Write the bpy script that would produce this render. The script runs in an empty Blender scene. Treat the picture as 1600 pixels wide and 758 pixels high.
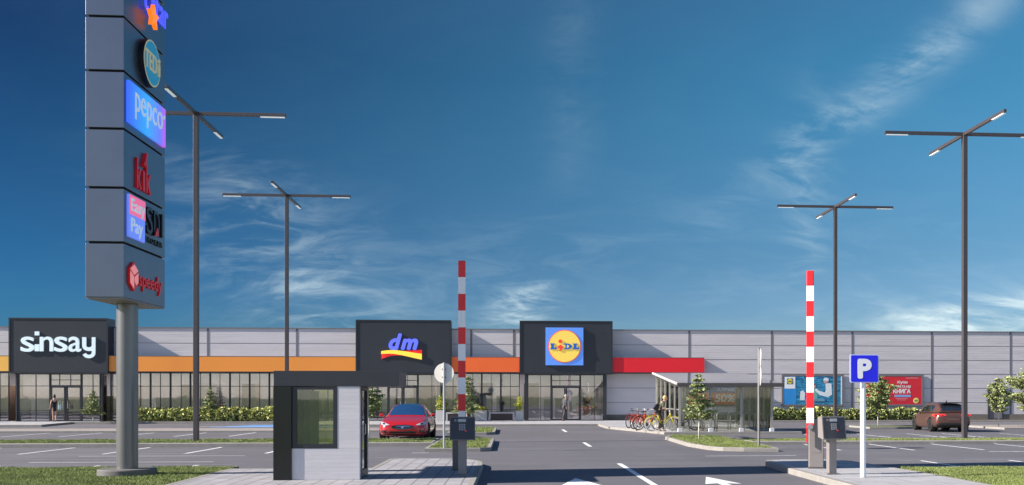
import bpy, bmesh, math, random
import numpy as np
from mathutils import Vector, Matrix
R = math.radians
random.seed(7); RNG = np.random.default_rng(7)
scene = bpy.context.scene
COL = scene.collection

# ------------------------------------------------------------------ camera
cam_d = bpy.data.cameras.new("camera"); cam = bpy.data.objects.new("camera", cam_d); COL.objects.link(cam)
cam.location = (0, 0, 1.7); cam.rotation_euler = (R(90), 0, R(-4.35))
cam_d.sensor_width = 36; cam_d.lens = 36 * 1551 / 1600
cam_d.shift_x = -116 / 1600; cam_d.shift_y = 242 / 1600
cam_d.clip_start = 0.1; cam_d.clip_end = 6000
scene.camera = cam

# ------------------------------------------------------------------ sun, sky, exposure
SUN_EL, SUN_AZ = 29.0, 262.0            # azimuth clockwise from +Y
sd = bpy.data.lights.new("sun", 'SUN'); sd.energy = 4.8; sd.angle = R(0.5); sd.color = (1.0, 0.92, 0.83)
so = bpy.data.objects.new("sun", sd); COL.objects.link(so)
sv = Vector((math.sin(R(SUN_AZ)) * math.cos(R(SUN_EL)), math.cos(R(SUN_AZ)) * math.cos(R(SUN_EL)), math.sin(R(SUN_EL))))
so.rotation_euler = sv.to_track_quat('Z', 'Y').to_euler()
so.location = sv * 60
scene.view_settings.view_transform = 'Standard'; scene.view_settings.look = 'None'
scene.view_settings.exposure = 1.2; scene.view_settings.gamma = 1.0
SKY_STRENGTH = 0.12

w = bpy.data.worlds.new("World"); scene.world = w; w.use_nodes = True
nt = w.node_tree; N = nt.nodes; L = nt.links
for n in list(N): N.remove(n)
def nd(t, **k):
    n = N.new(t)
    for a, b in k.items(): setattr(n, a, b)
    return n
def mth(op, a, b=None, clamp=False):
    n = nd('ShaderNodeMath', operation=op); n.use_clamp = clamp
    for i, v in enumerate((a, b)):
        if v is None: continue
        if isinstance(v, (int, float)): n.inputs[i].default_value = v
        else: L.new(v, n.inputs[i])
    return n.outputs[0]
out = nd('ShaderNodeOutputWorld'); bg = nd('ShaderNodeBackground'); bg.inputs[1].default_value = SKY_STRENGTH
sky = nd('ShaderNodeTexSky', sky_type='NISHITA'); sky.sun_disc = False
sky.sun_elevation = R(SUN_EL); sky.sun_rotation = R(SUN_AZ); sky.air_density = 1.0; sky.dust_density = 0.3; sky.ozone_density = 3.0
tc = nd('ShaderNodeTexCoord'); sep = nd('ShaderNodeSeparateXYZ'); L.new(tc.outputs['Generated'], sep.inputs[0])
el = mth('ARCSINE', sep.outputs[2]); az = mth('ARCTAN2', sep.outputs[0], sep.outputs[1])
# deep blue air: tint of the sky texture by height
def eramp(stops):
    r_ = nd('ShaderNodeValToRGB'); L.new(mth('DIVIDE', el, R(90)), r_.inputs[0]); c_ = r_.color_ramp
    c_.elements[0].position = stops[0][0]; c_.elements[0].color = (*stops[0][1], 1); c_.elements[1].position = 1.0; c_.elements[1].color = (*stops[-1][1], 1)
    for p, c in stops[1:-1]: e = c_.elements.new(p); e.color = (*c, 1)
    return r_.outputs[0]
LEFT = [(0.0, (.12, .33, .55)), (.06, (.07, .28, .52)), (.14, (.06, .21, .36)), (.205, (.05, .13, .26)), (.4, (.22, .34, .50)), (1.0, (.62, .66, .74))]
RIGHT = [(0.0, (.55, .70, .85)), (.055, (.48, .66, .86)), (.086, (.42, .66, .80)), (.17, (.36, .84, .93)), (.205, (.33, .86, .95)), (.4, (.55, .75, .85)), (1.0, (.62, .66, .74))]
TS = 1 / 2 ** scene.view_settings.exposure          # keeps the sky's brightness when the exposure moves
LEFT = [(p, tuple(q * TS for q in c)) for p, c in LEFT]; RIGHT = [(p, tuple(q * TS for q in c)) for p, c in RIGHT]
side = nd('ShaderNodeMapRange'); side.interpolation_type = 'SMOOTHSTEP'; L.new(sep.outputs[0], side.inputs[0]); side.inputs[1].default_value = -.55; side.inputs[2].default_value = .50
tint0 = nd('ShaderNodeMixRGB'); L.new(side.outputs[0], tint0.inputs[0]); L.new(eramp(LEFT), tint0.inputs[1]); L.new(eramp(RIGHT), tint0.inputs[2])
back = nd('ShaderNodeMapRange'); back.interpolation_type = 'SMOOTHSTEP'; L.new(sep.outputs[1], back.inputs[0]); back.inputs[1].default_value = .25; back.inputs[2].default_value = -.45
tint = nd('ShaderNodeMixRGB'); L.new(back.outputs[0], tint.inputs[0]); L.new(tint0.outputs[0], tint.inputs[1]); tint.inputs[2].default_value = (1.25 * TS, 1.22 * TS, 1.32 * TS, 1)
mul = nd('ShaderNodeMixRGB', blend_type='MULTIPLY'); mul.inputs[0].default_value = 1
L.new(sky.outputs[0], mul.inputs[1]); L.new(tint.outputs[0], mul.inputs[2])
# clouds: thin cirrus in a few parts of the sky
cvec = nd('ShaderNodeCombineXYZ')
zz = mth('ADD', mth('MAXIMUM', sep.outputs[2], 0.0), 0.35)
L.new(mth('DIVIDE', sep.outputs[0], zz), cvec.inputs[0]); L.new(mth('DIVIDE', sep.outputs[1], zz), cvec.inputs[1])
def noise(vec, scale, det, rough, dist, rot=0, sc=(1, 1, 1)):
    m = nd('ShaderNodeMapping'); m.inputs['Rotation'].default_value = (0, 0, rot); m.inputs['Scale'].default_value = sc
    L.new(vec, m.inputs[0]); n = nd('ShaderNodeTexNoise'); L.new(m.outputs[0], n.inputs['Vector'])
    n.inputs['Scale'].default_value = scale; n.inputs['Detail'].default_value = det
    n.inputs['Roughness'].default_value = rough; n.inputs['Distortion'].default_value = dist
    return n.outputs[0]
def rng(v, a, b, c=0.0, d=1.0):
    n = nd('ShaderNodeMapRange'); n.interpolation_type = 'SMOOTHSTEP'; L.new(v, n.inputs[0])
    n.inputs[1].default_value = a; n.inputs[2].default_value = b; n.inputs[3].default_value = c; n.inputs[4].default_value = d
    return n.outputs[0]
wisp = rng(noise(cvec.outputs[0], 1.5, 9, .66, 1.1, .5, (1, 1.7, 1)), .44, .78)
fine = rng(noise(cvec.outputs[0], 5.0, 7, .62, .8, .9, (1, 1.8, 1)), .40, .75)
tex = mth('ADD', mth('MULTIPLY', wisp, .6), mth('MULTIPLY', fine, .55))
def patch(a0, e0, ra, re, phi, k):
    da = mth('SUBTRACT', az, R(a0)); de = mth('SUBTRACT', el, R(e0)); c, s = math.cos(R(phi)), math.sin(R(phi))
    u = mth('DIVIDE', mth('ADD', mth('MULTIPLY', da, c), mth('MULTIPLY', de, s)), R(ra))
    v = mth('DIVIDE', mth('SUBTRACT', mth('MULTIPLY', de, c), mth('MULTIPLY', da, s)), R(re))
    q = mth('ADD', mth('MULTIPLY', u, u), mth('MULTIPLY', v, v))
    return mth('MULTIPLY', mth('EXPONENT', mth('MULTIPLY', q, -1.0)), k)
masks = [patch(-14.5, 9.5, 4.2, 2.8, -25, .8), patch(-10.5, 4.5, 4.2, 4.0, 0, .5), patch(.7, 5.3, 1.9, 1.0, 25, 2.4), patch(-1, 7.5, 8, 2.2, 10, .18),
         patch(21.5, 17.0, 8.5, 1.1, 33, .75), patch(17, 11, 1.2, 4.5, 0, .55), patch(26, 4.2, 5.0, 1.0, 5, 3.2), patch(3.5, 18, 1.6, 6, 0, .10), patch(20, 6, 16, 4, 0, .14)]
msum = masks[0]
for m_ in masks[1:]: msum = mth('ADD', msum, m_)
cfac = mth('MULTIPLY', tex, mth('ADD', msum, 0.01), clamp=True)
cmix = nd('ShaderNodeMixRGB'); L.new(cfac, cmix.inputs[0]); L.new(mul.outputs[0], cmix.inputs[1])
cmix.inputs[2].default_value = (2.6, 3.2, 3.4, 1)
L.new(cmix.outputs[0], bg.inputs[0]); L.new(bg.outputs[0], out.inputs[0])

# ------------------------------------------------------------------ materials
MATS = {}
def mat(name, col, rough=.6, metal=0.0, var=0.0, vscale=3.0, bump=0.0, bscale=40.0, coat=0.0, emit=0.0, spec=.5, stretch=(1, 1, 1)):
    if name in MATS: return MATS[name]
    m = bpy.data.materials.new(name); m.use_nodes = True; t = m.node_tree; b = t.nodes['Principled BSDF']
    b.inputs['Base Color'].default_value = (*col, 1); b.inputs['Roughness'].default_value = rough; b.inputs['Metallic'].default_value = metal
    b.inputs['Specular IOR Level'].default_value = spec
    if coat: b.inputs['Coat Weight'].default_value = coat; b.inputs['Coat Roughness'].default_value = .05
    if emit: b.inputs['Emission Color'].default_value = (*col, 1); b.inputs['Emission Strength'].default_value = emit
    tcn = t.nodes.new('ShaderNodeTexCoord'); mp = t.nodes.new('ShaderNodeMapping'); mp.inputs['Scale'].default_value = stretch
    t.links.new(tcn.outputs['Object'], mp.inputs[0])
    if var:
        n = t.nodes.new('ShaderNodeTexNoise'); n.inputs['Scale'].default_value = vscale; n.inputs['Detail'].default_value = 6
        n.inputs['Roughness'].default_value = .65
        t.links.new(mp.outputs[0], n.inputs['Vector'])
        r = t.nodes.new('ShaderNodeMapRange'); r.inputs[1].default_value = .3; r.inputs[2].default_value = .7
        r.inputs[3].default_value = 1 - var; r.inputs[4].default_value = 1 + var
        t.links.new(n.outputs[0], r.inputs[0])
        x = t.nodes.new('ShaderNodeVectorMath'); x.operation = 'SCALE'; x.inputs[0].default_value = col
        t.links.new(r.outputs[0], x.inputs['Scale']); t.links.new(x.outputs[0], b.inputs['Base Color'])
    if bump:
        n = t.nodes.new('ShaderNodeTexNoise'); n.inputs['Scale'].default_value = bscale; n.inputs['Detail'].default_value = 4
        t.links.new(mp.outputs[0], n.inputs['Vector'])
        bp = t.nodes.new('ShaderNodeBump'); bp.inputs['Strength'].default_value = bump; bp.inputs['Distance'].default_value = .01
        t.links.new(n.outputs[0], bp.inputs['Height']); t.links.new(bp.outputs[0], b.inputs['Normal'])
    MATS[name] = m
    return m
def glassmat(name, tint, refl, gcol=(1, 1, 1), rough=.02):
    m = bpy.data.materials.new(name); m.use_nodes = True; t = m.node_tree
    for n in list(t.nodes): t.nodes.remove(n)
    o = t.nodes.new('ShaderNodeOutputMaterial'); mx = t.nodes.new('ShaderNodeMixShader'); tr = t.nodes.new('ShaderNodeBsdfTransparent')
    gl = t.nodes.new('ShaderNodeBsdfGlossy'); gl.inputs['Roughness'].default_value = rough; gl.inputs[0].default_value = (*gcol, 1)
    tr.inputs[0].default_value = (*tint, 1)
    lw = t.nodes.new('ShaderNodeLayerWeight'); lw.inputs[0].default_value = .25
    mr = t.nodes.new('ShaderNodeMapRange'); mr.inputs[3].default_value = refl; mr.inputs[4].default_value = 1
    t.links.new(lw.outputs['Fresnel'], mr.inputs[0])
    tcn = t.nodes.new('ShaderNodeTexCoord'); n = t.nodes.new('ShaderNodeTexNoise'); n.inputs['Scale'].default_value = .9
    t.links.new(tcn.outputs['Object'], n.inputs['Vector'])
    bp = t.nodes.new('ShaderNodeBump'); bp.inputs['Strength'].default_value = .06; bp.inputs['Distance'].default_value = .02
    t.links.new(n.outputs[0], bp.inputs['Height']); t.links.new(bp.outputs[0], gl.inputs['Normal'])
    t.links.new(mr.outputs[0], mx.inputs[0]); t.links.new(tr.outputs[0], mx.inputs[1]); t.links.new(gl.outputs[0], mx.inputs[2])
    t.links.new(mx.outputs[0], o.inputs[0]); MATS[name] = m
    return m
def brickmat(name, c1, c2, mortar, bw, bh, ms, rot=0.0, rough=.8, bump=.4, offs=.5):
    m = bpy.data.materials.new(name); m.use_nodes = True; t = m.node_tree; b = t.nodes['Principled BSDF']; b.inputs['Roughness'].default_value = rough
    tcn = t.nodes.new('ShaderNodeTexCoord'); mp = t.nodes.new('ShaderNodeMapping'); mp.inputs['Rotation'].default_value = (0, 0, rot)
    t.links.new(tcn.outputs['Object'], mp.inputs[0])
    k = t.nodes.new('ShaderNodeTexBrick'); k.inputs['Scale'].default_value = 1; k.inputs['Brick Width'].default_value = bw; k.inputs['Row Height'].default_value = bh
    k.inputs['Mortar Size'].default_value = ms; k.inputs['Color1'].default_value = (*c1, 1); k.inputs['Color2'].default_value = (*c2, 1); k.inputs['Mortar'].default_value = (*mortar, 1)
    k.offset = offs
    t.links.new(mp.outputs[0], k.inputs['Vector'])
    n = t.nodes.new('ShaderNodeTexNoise'); n.inputs['Scale'].default_value = 2.2; n.inputs['Detail'].default_value = 8; n.inputs['Roughness'].default_value = .7
    t.links.new(tcn.outputs['Object'], n.inputs['Vector'])
    mr = t.nodes.new('ShaderNodeMapRange'); mr.inputs[1].default_value = .25; mr.inputs[2].default_value = .75; mr.inputs[3].default_value = .8; mr.inputs[4].default_value = 1.15
    t.links.new(n.outputs[0], mr.inputs[0])
    x = t.nodes.new('ShaderNodeVectorMath'); x.operation = 'SCALE'; t.links.new(k.outputs[0], x.inputs[0]); t.links.new(mr.outputs[0], x.inputs['Scale'])
    t.links.new(x.outputs[0], b.inputs['Base Color'])
    bp = t.nodes.new('ShaderNodeBump'); bp.inputs['Strength'].default_value = bump; bp.inputs['Distance'].default_value = .01; bp.invert = True
    t.links.new(k.outputs['Fac'], bp.inputs['Height']); t.links.new(bp.outputs[0], b.inputs['Normal'])
    MATS[name] = m
    return m
def asphalt():
    m = bpy.data.materials.new('asphalt'); m.use_nodes = True; t = m.node_tree; b = t.nodes['Principled BSDF']; b.inputs['Roughness'].default_value = .78
    tcn = t.nodes.new('ShaderNodeTexCoord')
    def no(sc, det, st=(1, 1, 1)):
        mp = t.nodes.new('ShaderNodeMapping'); mp.inputs['Scale'].default_value = st; t.links.new(tcn.outputs['Object'], mp.inputs[0])
        n = t.nodes.new('ShaderNodeTexNoise'); n.inputs['Scale'].default_value = sc; n.inputs['Detail'].default_value = det; n.inputs['Roughness'].default_value = .7
        t.links.new(mp.outputs[0], n.inputs['Vector']); return n.outputs[0]
    def mr(v, a, b_, c, d):
        r = t.nodes.new('ShaderNodeMapRange'); t.links.new(v, r.inputs[0])
        for i, q in enumerate((a, b_, c, d)): r.inputs[i + 1].default_value = q
        return r.outputs[0]
    def ml(a, b_):
        q = t.nodes.new('ShaderNodeMath'); q.operation = 'MULTIPLY'; t.links.new(a, q.inputs[0]); t.links.new(b_, q.inputs[1]); return q.outputs[0]
    big = mr(no(.12, 6, (1, 1, 1)), .3, .7, .80, 1.16); lane = mr(no(.5, 5, (1, .1, 1)), .3, .7, .93, 1.06); cross = mr(no(.6, 6, (.08, 1.6, 1)), .3, .7, .88, 1.10); grit = mr(no(70, 3), .3, .7, .75, 1.3)
    f = ml(ml(ml(big, lane), cross), grit)
    x = t.nodes.new('ShaderNodeVectorMath'); x.operation = 'SCALE'; x.inputs[0].default_value = (.112, .108, .122); t.links.new(f, x.inputs['Scale'])
    t.links.new(x.outputs[0], b.inputs['Base Color'])
    bp = t.nodes.new('ShaderNodeBump'); bp.inputs['Strength'].default_value = .35; bp.inputs['Distance'].default_value = .006
    t.links.new(no(110, 2), bp.inputs['Height']); t.links.new(bp.outputs[0], b.inputs['Normal'])
    MATS['asphalt'] = m; return m
def clad(name, col, period=.12, strength=.35, var=.05):
    """metal sandwich panel with fine horizontal ribs"""
    m = bpy.data.materials.new(name); m.use_nodes = True; t = m.node_tree; b = t.nodes['Principled BSDF']; b.inputs['Roughness'].default_value = .5
    tcn = t.nodes.new('ShaderNodeTexCoord'); wv = t.nodes.new('ShaderNodeTexWave'); wv.wave_type = 'BANDS'; wv.bands_direction = 'Z'
    wv.inputs['Scale'].default_value = .314 / period; wv.inputs['Distortion'].default_value = 0
    t.links.new(tcn.outputs['Object'], wv.inputs['Vector'])
    mp = t.nodes.new('ShaderNodeMapping'); mp.inputs['Scale'].default_value = (.25, 1, 1.5); mp.inputs['Rotation'].default_value = (0, R(14), 0); t.links.new(tcn.outputs['Object'], mp.inputs[0])
    n = t.nodes.new('ShaderNodeTexNoise'); n.inputs['Scale'].default_value = 1.6; n.inputs['Detail'].default_value = 5; t.links.new(mp.outputs[0], n.inputs['Vector'])
    mr = t.nodes.new('ShaderNodeMapRange'); mr.inputs[1].default_value = .3; mr.inputs[2].default_value = .7; mr.inputs[3].default_value = 1 - var; mr.inputs[4].default_value = 1 + var
    t.links.new(n.outputs[0], mr.inputs[0])
    x = t.nodes.new('ShaderNodeVectorMath'); x.operation = 'SCALE'; x.inputs[0].default_value = col; t.links.new(mr.outputs[0], x.inputs['Scale']); t.links.new(x.outputs[0], b.inputs['Base Color'])
    b1 = t.nodes.new('ShaderNodeBump'); b1.inputs['Strength'].default_value = strength; b1.inputs['Distance'].default_value = .01; t.links.new(wv.outputs[0], b1.inputs['Height'])
    b2 = t.nodes.new('ShaderNodeBump'); b2.inputs['Strength'].default_value = .5; b2.inputs['Distance'].default_value = .03; t.links.new(n.outputs[0], b2.inputs['Height']); t.links.new(b1.outputs[0], b2.inputs['Normal'])
    t.links.new(b2.outputs[0], b.inputs['Normal']); MATS[name] = m
    return m

ASPH = asphalt()
LINE = mat('road_paint', (.72, .73, .74), .7, var=.15, vscale=9, bump=.2, bscale=60)
LINEF = mat('worn_road_paint', (.30, .30, .32), .75, var=.3, vscale=6)
BLUEP = mat('blue_road_paint', (.08, .25, .55), .7, var=.1)
CONC = mat('kerb_concrete', (.26, .245, .225), .85, var=.14, vscale=4, bump=.35, bscale=45)
PAVE = brickmat('light_pavers', (.34, .33, .345), (.28, .275, .29), (.13, .13, .14), .60, .30, .012, rot=R(90))
PAVE2 = brickmat('pinkish_pavers', (.34, .29, .27), (.30, .26, .25), (.18, .16, .15), .40, .20, .012)
SLAB = brickmat('light_slabs', (.37, .37, .385), (.33, .33, .345), (.20, .20, .21), 1.0, 1.0, .012, bump=.2)
FIELD = mat('field_grass', (.085, .105, .035), .95, var=.3, vscale=.02, bump=.5, bscale=3)
TURF = mat('turf', (.085, .11, .035), .95, var=.3, vscale=2.0, bump=.6, bscale=60)
BLADE1 = mat('grass_blade', (.19, .25, .06), .8, var=.35, vscale=1.5)
ANTH = mat('anthracite_cladding', (.028, .031, .038), .42, var=.08, vscale=.8)
ANTH2 = mat('anthracite_frame', (.020, .022, .028), .4, var=.05)
DARKB = mat('black_panel', (.006, .007, .006), .25, var=.1)
STEEL = mat('painted_grey_steel', (.085, .074, .076), .4, .3, var=.08, vscale=1.0)
POLEG = mat('pylon_grey_metal', (.20, .195, .195), .33, .55, var=.10, vscale=.7)
PYL = mat('pylon_panel_grey', (.17, .19, .235), .33, .8, var=.07, vscale=.9)
WALL = clad('grey_ribbed_cladding', (.60, .56, .565), strength=.2)
JOINT = mat('grey_joint_strip', (.17, .165, .18), .5, var=.05)
PLINTH = mat('plinth_brown_grey', (.17, .15, .125), .8, var=.12, vscale=2)
KWALL = clad('kiosk_ribbed_panel', (.58, .56, .57), .075, .035, .03)
GLASS = glassmat('shop_glass', (.84, .84, .84), .28, (.82, .82, .88))
KGLASS = glassmat('kiosk_glass', (.84, .86, .74), .13, (.75, .85, 1))
SGLASS = glassmat('shelter_glass', (.86, .87, .84), .06)
RGLASS = glassmat('roof_glass', (.25, .20, .20), .55)
WHITE = mat('white_paint', (.86, .86, .86), .45, var=.03)
RED = mat('red_paint', (.78, .025, .03), .4, var=.05)
BLACK = mat('black_rubber', (.012, .012, .013), .7, var=.2, vscale=8)
CHROME = mat('chrome', (.7, .7, .72), .15, 1.0)
ALU = mat('aluminium', (.50, .50, .50), .38, .8, var=.06)

# ------------------------------------------------------------------ mesh helpers
class MB:
    def __init__(s): s.b = bmesh.new()
    def box(s, x0, x1, y0, y1, z0, z1, M=None, bev=0.0):
        t = bmesh.new(); bmesh.ops.create_cube(t, size=1)
        for v in t.verts: v.co = Vector(((x0 + x1) / 2 + v.co.x * (x1 - x0), (y0 + y1) / 2 + v.co.y * (y1 - y0), (z0 + z1) / 2 + v.co.z * (z1 - z0)))
        if bev: bmesh.ops.bevel(t, geom=t.edges[:], offset=bev, segments=2, affect='EDGES', profile=.5)
        return s.add(t, M)
    def add(s, t, M=None):
        if M: t.transform(M)
        me = bpy.data.meshes.new('tmp'); t.to_mesh(me); t.free(); s.b.from_mesh(me); bpy.data.meshes.remove(me); return s
    def cyl(s, p0, p1, r0, r1=None, n=16, cap=True):
        p0, p1 = Vector(p0), Vector(p1); r1 = r0 if r1 is None else r1; d = p1 - p0
        t = bmesh.new(); bmesh.ops.create_cone(t, segments=n, radius1=r0, radius2=r1, depth=d.length, cap_ends=cap)
        return s.add(t, Matrix.Translation((p0 + p1) / 2) @ d.to_track_quat('Z', 'Y').to_matrix().to_4x4())
    def tube(s, pts, r, n=8, closed=False):
        pts = [Vector(p) for p in pts]; k = len(pts); rings = []
        rr = r if isinstance(r, (list, tuple)) else [r] * k
        up = Vector((0, 0, 1)); prev = None
        for i, p in enumerate(pts):
            a = pts[i - 1] if (i or closed) else p; c = pts[(i + 1) % k] if (i < k - 1 or closed) else p
            d = (c - a).normalized()
            if prev is None:
                u = d.cross(up); u = d.cross(Vector((1, 0, 0))) if u.length < .1 else u
            else: u = prev - d * prev.dot(d)
            u.normalize(); prev = u; v = d.cross(u)
            rings.append([s.b.verts.new(p + (u * math.cos(2 * math.pi * j / n) + v * math.sin(2 * math.pi * j / n)) * rr[i]) for j in range(n)])
        for i in range(k if closed else k - 1):
            A, B = rings[i], rings[(i + 1) % k]
            for j in range(n): s.b.faces.new((A[j], A[(j + 1) % n], B[(j + 1) % n], B[j]))
        if not closed:
            s.b.faces.new(rings[0][::-1]); s.b.faces.new(rings[-1])
        return s
    def lathe(s, prof, n=24, M=None):
        t = bmesh.new(); rings = []
        for r_, z_ in prof:
            rings.append([t.verts.new((r_ * math.cos(2 * math.pi * j / n), r_ * math.sin(2 * math.pi * j / n), z_)) for j in range(n)])
        for A, B in zip(rings, rings[1:]):
            for j in range(n): t.faces.new((A[j], A[(j + 1) % n], B[(j + 1) % n], B[j]))
        t.faces.new(rings[0][::-1]); t.faces.new(rings[-1])
        return s.add(t, M)
    def prism(s, poly, h0, h1, M=None):
        t = bmesh.new(); a = [t.verts.new((x, y, h0)) for x, y in poly]; b = [t.verts.new((x, y, h1)) for x, y in poly]; n = len(poly)
        t.faces.new(a[::-1]); t.faces.new(b)
        for i in range(n): t.faces.new((a[i], a[(i + 1) % n], b[(i + 1) % n], b[i]))
        bmesh.ops.recalc_face_normals(t, faces=t.faces[:])
        return s.add(t, M)
    def obj(s, name, m, parent=None, smooth=None):
        bmesh.ops.recalc_face_normals(s.b, faces=s.b.faces[:])
        me = bpy.data.meshes.new(name); s.b.to_mesh(me); s.b.free()
        return link(name, me, m, parent, smooth)
def link(name, me, m, parent=None, smooth=None):
    me.name = name
    o = bpy.data.objects.new(name, me); COL.objects.link(o)
    if m is not None:
        for q in (m if isinstance(m, (list, tuple)) else [m]): me.materials.append(q)
    if parent: o.parent = parent
    if smooth:
        me.polygons.foreach_set('use_smooth', [True] * len(me.polygons))
        if smooth is not True and hasattr(me, 'set_sharp_from_angle'): me.set_sharp_from_angle(angle=R(smooth))
    return o
def tag(o, label, cat, group=None):
    o['label'] = label; o['category'] = cat
    if group: o['group'] = group
    return o
def thing(name, loc, label, cat, rz=0, group=None):
    o = bpy.data.objects.new(name, None); COL.objects.link(o); o.location = loc; o.rotation_euler = (0, 0, rz); o.empty_display_size = .2
    return tag(o, label, cat, group)
def dup(o, parent=None):
    c = o.copy(); COL.objects.link(c); c.parent = parent
    for ch in [x for x in bpy.data.objects if x.parent == o]: dup(ch, c)
    return c
def struct(o): o['kind'] = 'structure'; return o
def stuff(o, label, cat): o['kind'] = 'stuff'; o['label'] = label; o['category'] = cat; return o
FX = Matrix.Rotation(R(90), 4, 'X')                       # flat shape -> upright, facing -Y
SIDE = Matrix.Rotation(R(90), 4, 'Z') @ FX                # facing +X
FREL = Matrix.Translation((0, 0, 0))
def text_mesh(s, bold=0.0, ext=.01, shear=0.0, spacing=1.0):
    cu = bpy.data.curves.new('t', 'FONT'); cu.body = s; cu.size = 1; cu.extrude = ext; cu.shear = shear; cu.space_character = spacing; cu.resolution_u = 4
    o = bpy.data.objects.new('t', cu); COL.objects.link(o)
    dg = bpy.context.evaluated_depsgraph_get(); dg.update()
    me = bpy.data.meshes.new_from_object(o.evaluated_get(dg)); bpy.data.objects.remove(o); bpy.data.curves.remove(cu)
    if bold:      # heavier strokes: shifted copies, each a hair deeper than the last
        b = bmesh.new(); n = 8
        for i in range(n + 1):
            m2 = me.copy(); a = 2 * math.pi * i / n; q = bold if i < n else 0
            m2.transform(Matrix.Translation((q * math.cos(a), q * math.sin(a), ext * .02 * i))); b.from_mesh(m2); bpy.data.meshes.remove(m2)
        b.to_mesh(me); b.free()
    return me
def fit(me, x0, x1, y0, y1, depth, M):
    """squeeze a flat mesh into a rectangle, give it a thickness, then place it with M"""
    n = len(me.vertices); co = np.empty(n * 3); me.vertices.foreach_get('co', co); co = co.reshape(-1, 3)
    a, b = co.min(0), co.max(0)
    co[:, 0] = x0 + (co[:, 0] - a[0]) / (b[0] - a[0]) * (x1 - x0); co[:, 1] = y0 + (co[:, 1] - a[1]) / (b[1] - a[1]) * (y1 - y0)
    co[:, 2] = (co[:, 2] - a[2]) / max(b[2] - a[2], 1e-6) * depth
    me.vertices.foreach_set('co', co.ravel()); me.transform(M); return me
def text(name, s, x0, x1, y0, y1, depth, M, m, parent, **k):
    return link(name, fit(text_mesh(s, **k), x0, x1, y0, y1, depth, M), m, parent)
def disc(cx, cy, r, n=40): return [(cx + r * math.cos(2 * math.pi * i / n), cy + r * math.sin(2 * math.pi * i / n)) for i in range(n)]
def offset_poly(P, d):
    """inset a closed polygon (counter-clockwise) by d"""
    n = len(P); out_ = []
    for i in range(n):
        a, b, c = Vector(P[i - 1]), Vector(P[i]), Vector(P[(i + 1) % n])
        u, v = (b - a).normalized(), (c - b).normalized()
        n1, n2 = Vector((-u.y, u.x)), Vector((-v.y, v.x)); q = (n1 + n2); q /= max(q.length_squared / 2, .3)
        out_.append(tuple(b + q * d))
    return out_
def leaves(name, pts, size, mats, parent=None, flat=.5, aspect=1.8, up=0.0):
    """one mesh of many small leaf quads at pts"""
    pts = np.asarray(pts); n = len(pts)
    d = RNG.normal(size=(n, 3)); d[:, 2] = d[:, 2] * flat + up; d /= np.linalg.norm(d, axis=1)[:, None]
    q = RNG.normal(size=(n, 3)); q[:, 2] *= flat; e = np.cross(d, q); e /= np.linalg.norm(e, axis=1)[:, None]
    s = (size * RNG.uniform(.6, 1.4, n))[:, None]
    a = pts - d * s * aspect / 2; b = pts + e * s / 2; c = pts + d * s * aspect / 2; f = pts - e * s / 2
    co = np.stack([a, b, c, f], 1).reshape(-1, 3)
    me = bpy.data.meshes.new(name); me.vertices.add(4 * n); me.vertices.foreach_set('co', co.ravel())
    me.loops.add(4 * n); me.loops.foreach_set('vertex_index', np.arange(4 * n)); me.polygons.add(n)
    me.polygons.foreach_set('loop_start', np.arange(n) * 4); me.polygons.foreach_set('loop_total', np.full(n, 4))
    for m_ in mats: me.materials.append(m_)
    me.polygons.foreach_set('material_index', RNG.integers(0, len(mats), n)); me.update(calc_edges=True)
    o = bpy.data.objects.new(name, me); COL.objects.link(o)
    if parent: o.parent = parent
    return o
def inside(P, x, y):
    r = np.zeros(len(x), bool); n = len(P)
    for i in range(n):
        (x1, y1), (x2, y2) = P[i], P[(i + 1) % n]
        c = ((y1 > y) != (y2 > y)) & (x < (x2 - x1) * (y - y1) / ((y2 - y1) if y2 != y1 else 1e-9) + x1); r ^= c
    return r
def grass(name, P, z, n, h, label, wdt=.012):
    P_ = np.array(P); a, b = P_.min(0), P_.max(0); pts = np.empty((0, 2))
    while len(pts) < n:
        q = RNG.uniform(a, b, (n, 2)); pts = np.vstack([pts, q[inside(P, q[:, 0], q[:, 1])]])
    pts = pts[:n]; ang = RNG.uniform(0, 2 * math.pi, n); clump = .65 + .7 * (np.sin(pts[:, 0] * 3.1 + np.sin(pts[:, 1] * 2.3) * 2) * .5 + .5) * RNG.uniform(.5, 1, n)
    hh = h * clump * RNG.uniform(.5, 1.3, n); lean = RNG.normal(0, .45, (n, 2)) * hh[:, None]; ww = wdt * RNG.uniform(.6, 1.4, n)
    dx, dy = np.cos(ang) * ww, np.sin(ang) * ww
    A = np.c_[pts[:, 0] - dx, pts[:, 1] - dy, np.full(n, z)]; B = np.c_[pts[:, 0] + dx, pts[:, 1] + dy, np.full(n, z)]; C_ = np.c_[pts[:, 0] + lean[:, 0], pts[:, 1] + lean[:, 1], z + hh]
    co = np.stack([A, B, C_], 1).reshape(-1, 3)
    me = bpy.data.meshes.new(name); me.vertices.add(3 * n); me.vertices.foreach_set('co', co.ravel()); me.loops.add(3 * n)
    me.loops.foreach_set('vertex_index', np.arange(3 * n)); me.polygons.add(n); me.polygons.foreach_set('loop_start', np.arange(n) * 3); me.polygons.foreach_set('loop_total', np.full(n, 3))
    for m_ in (BLADE1, BLADE2, BLADE3): me.materials.append(m_)
    me.polygons.foreach_set('material_index', RNG.choice([0, 0, 1, 2], n)); me.update(calc_edges=True)
    o = bpy.data.objects.new(name, me); COL.objects.link(o); return stuff(o, label, 'grass')
BLADE2 = mat('grass_blade_dark', (.11, .16, .04), .8, var=.35, vscale=1.5)
BLADE3 = mat('grass_blade_dry', (.25, .25, .10), .8, var=.35, vscale=1.5)

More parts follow.
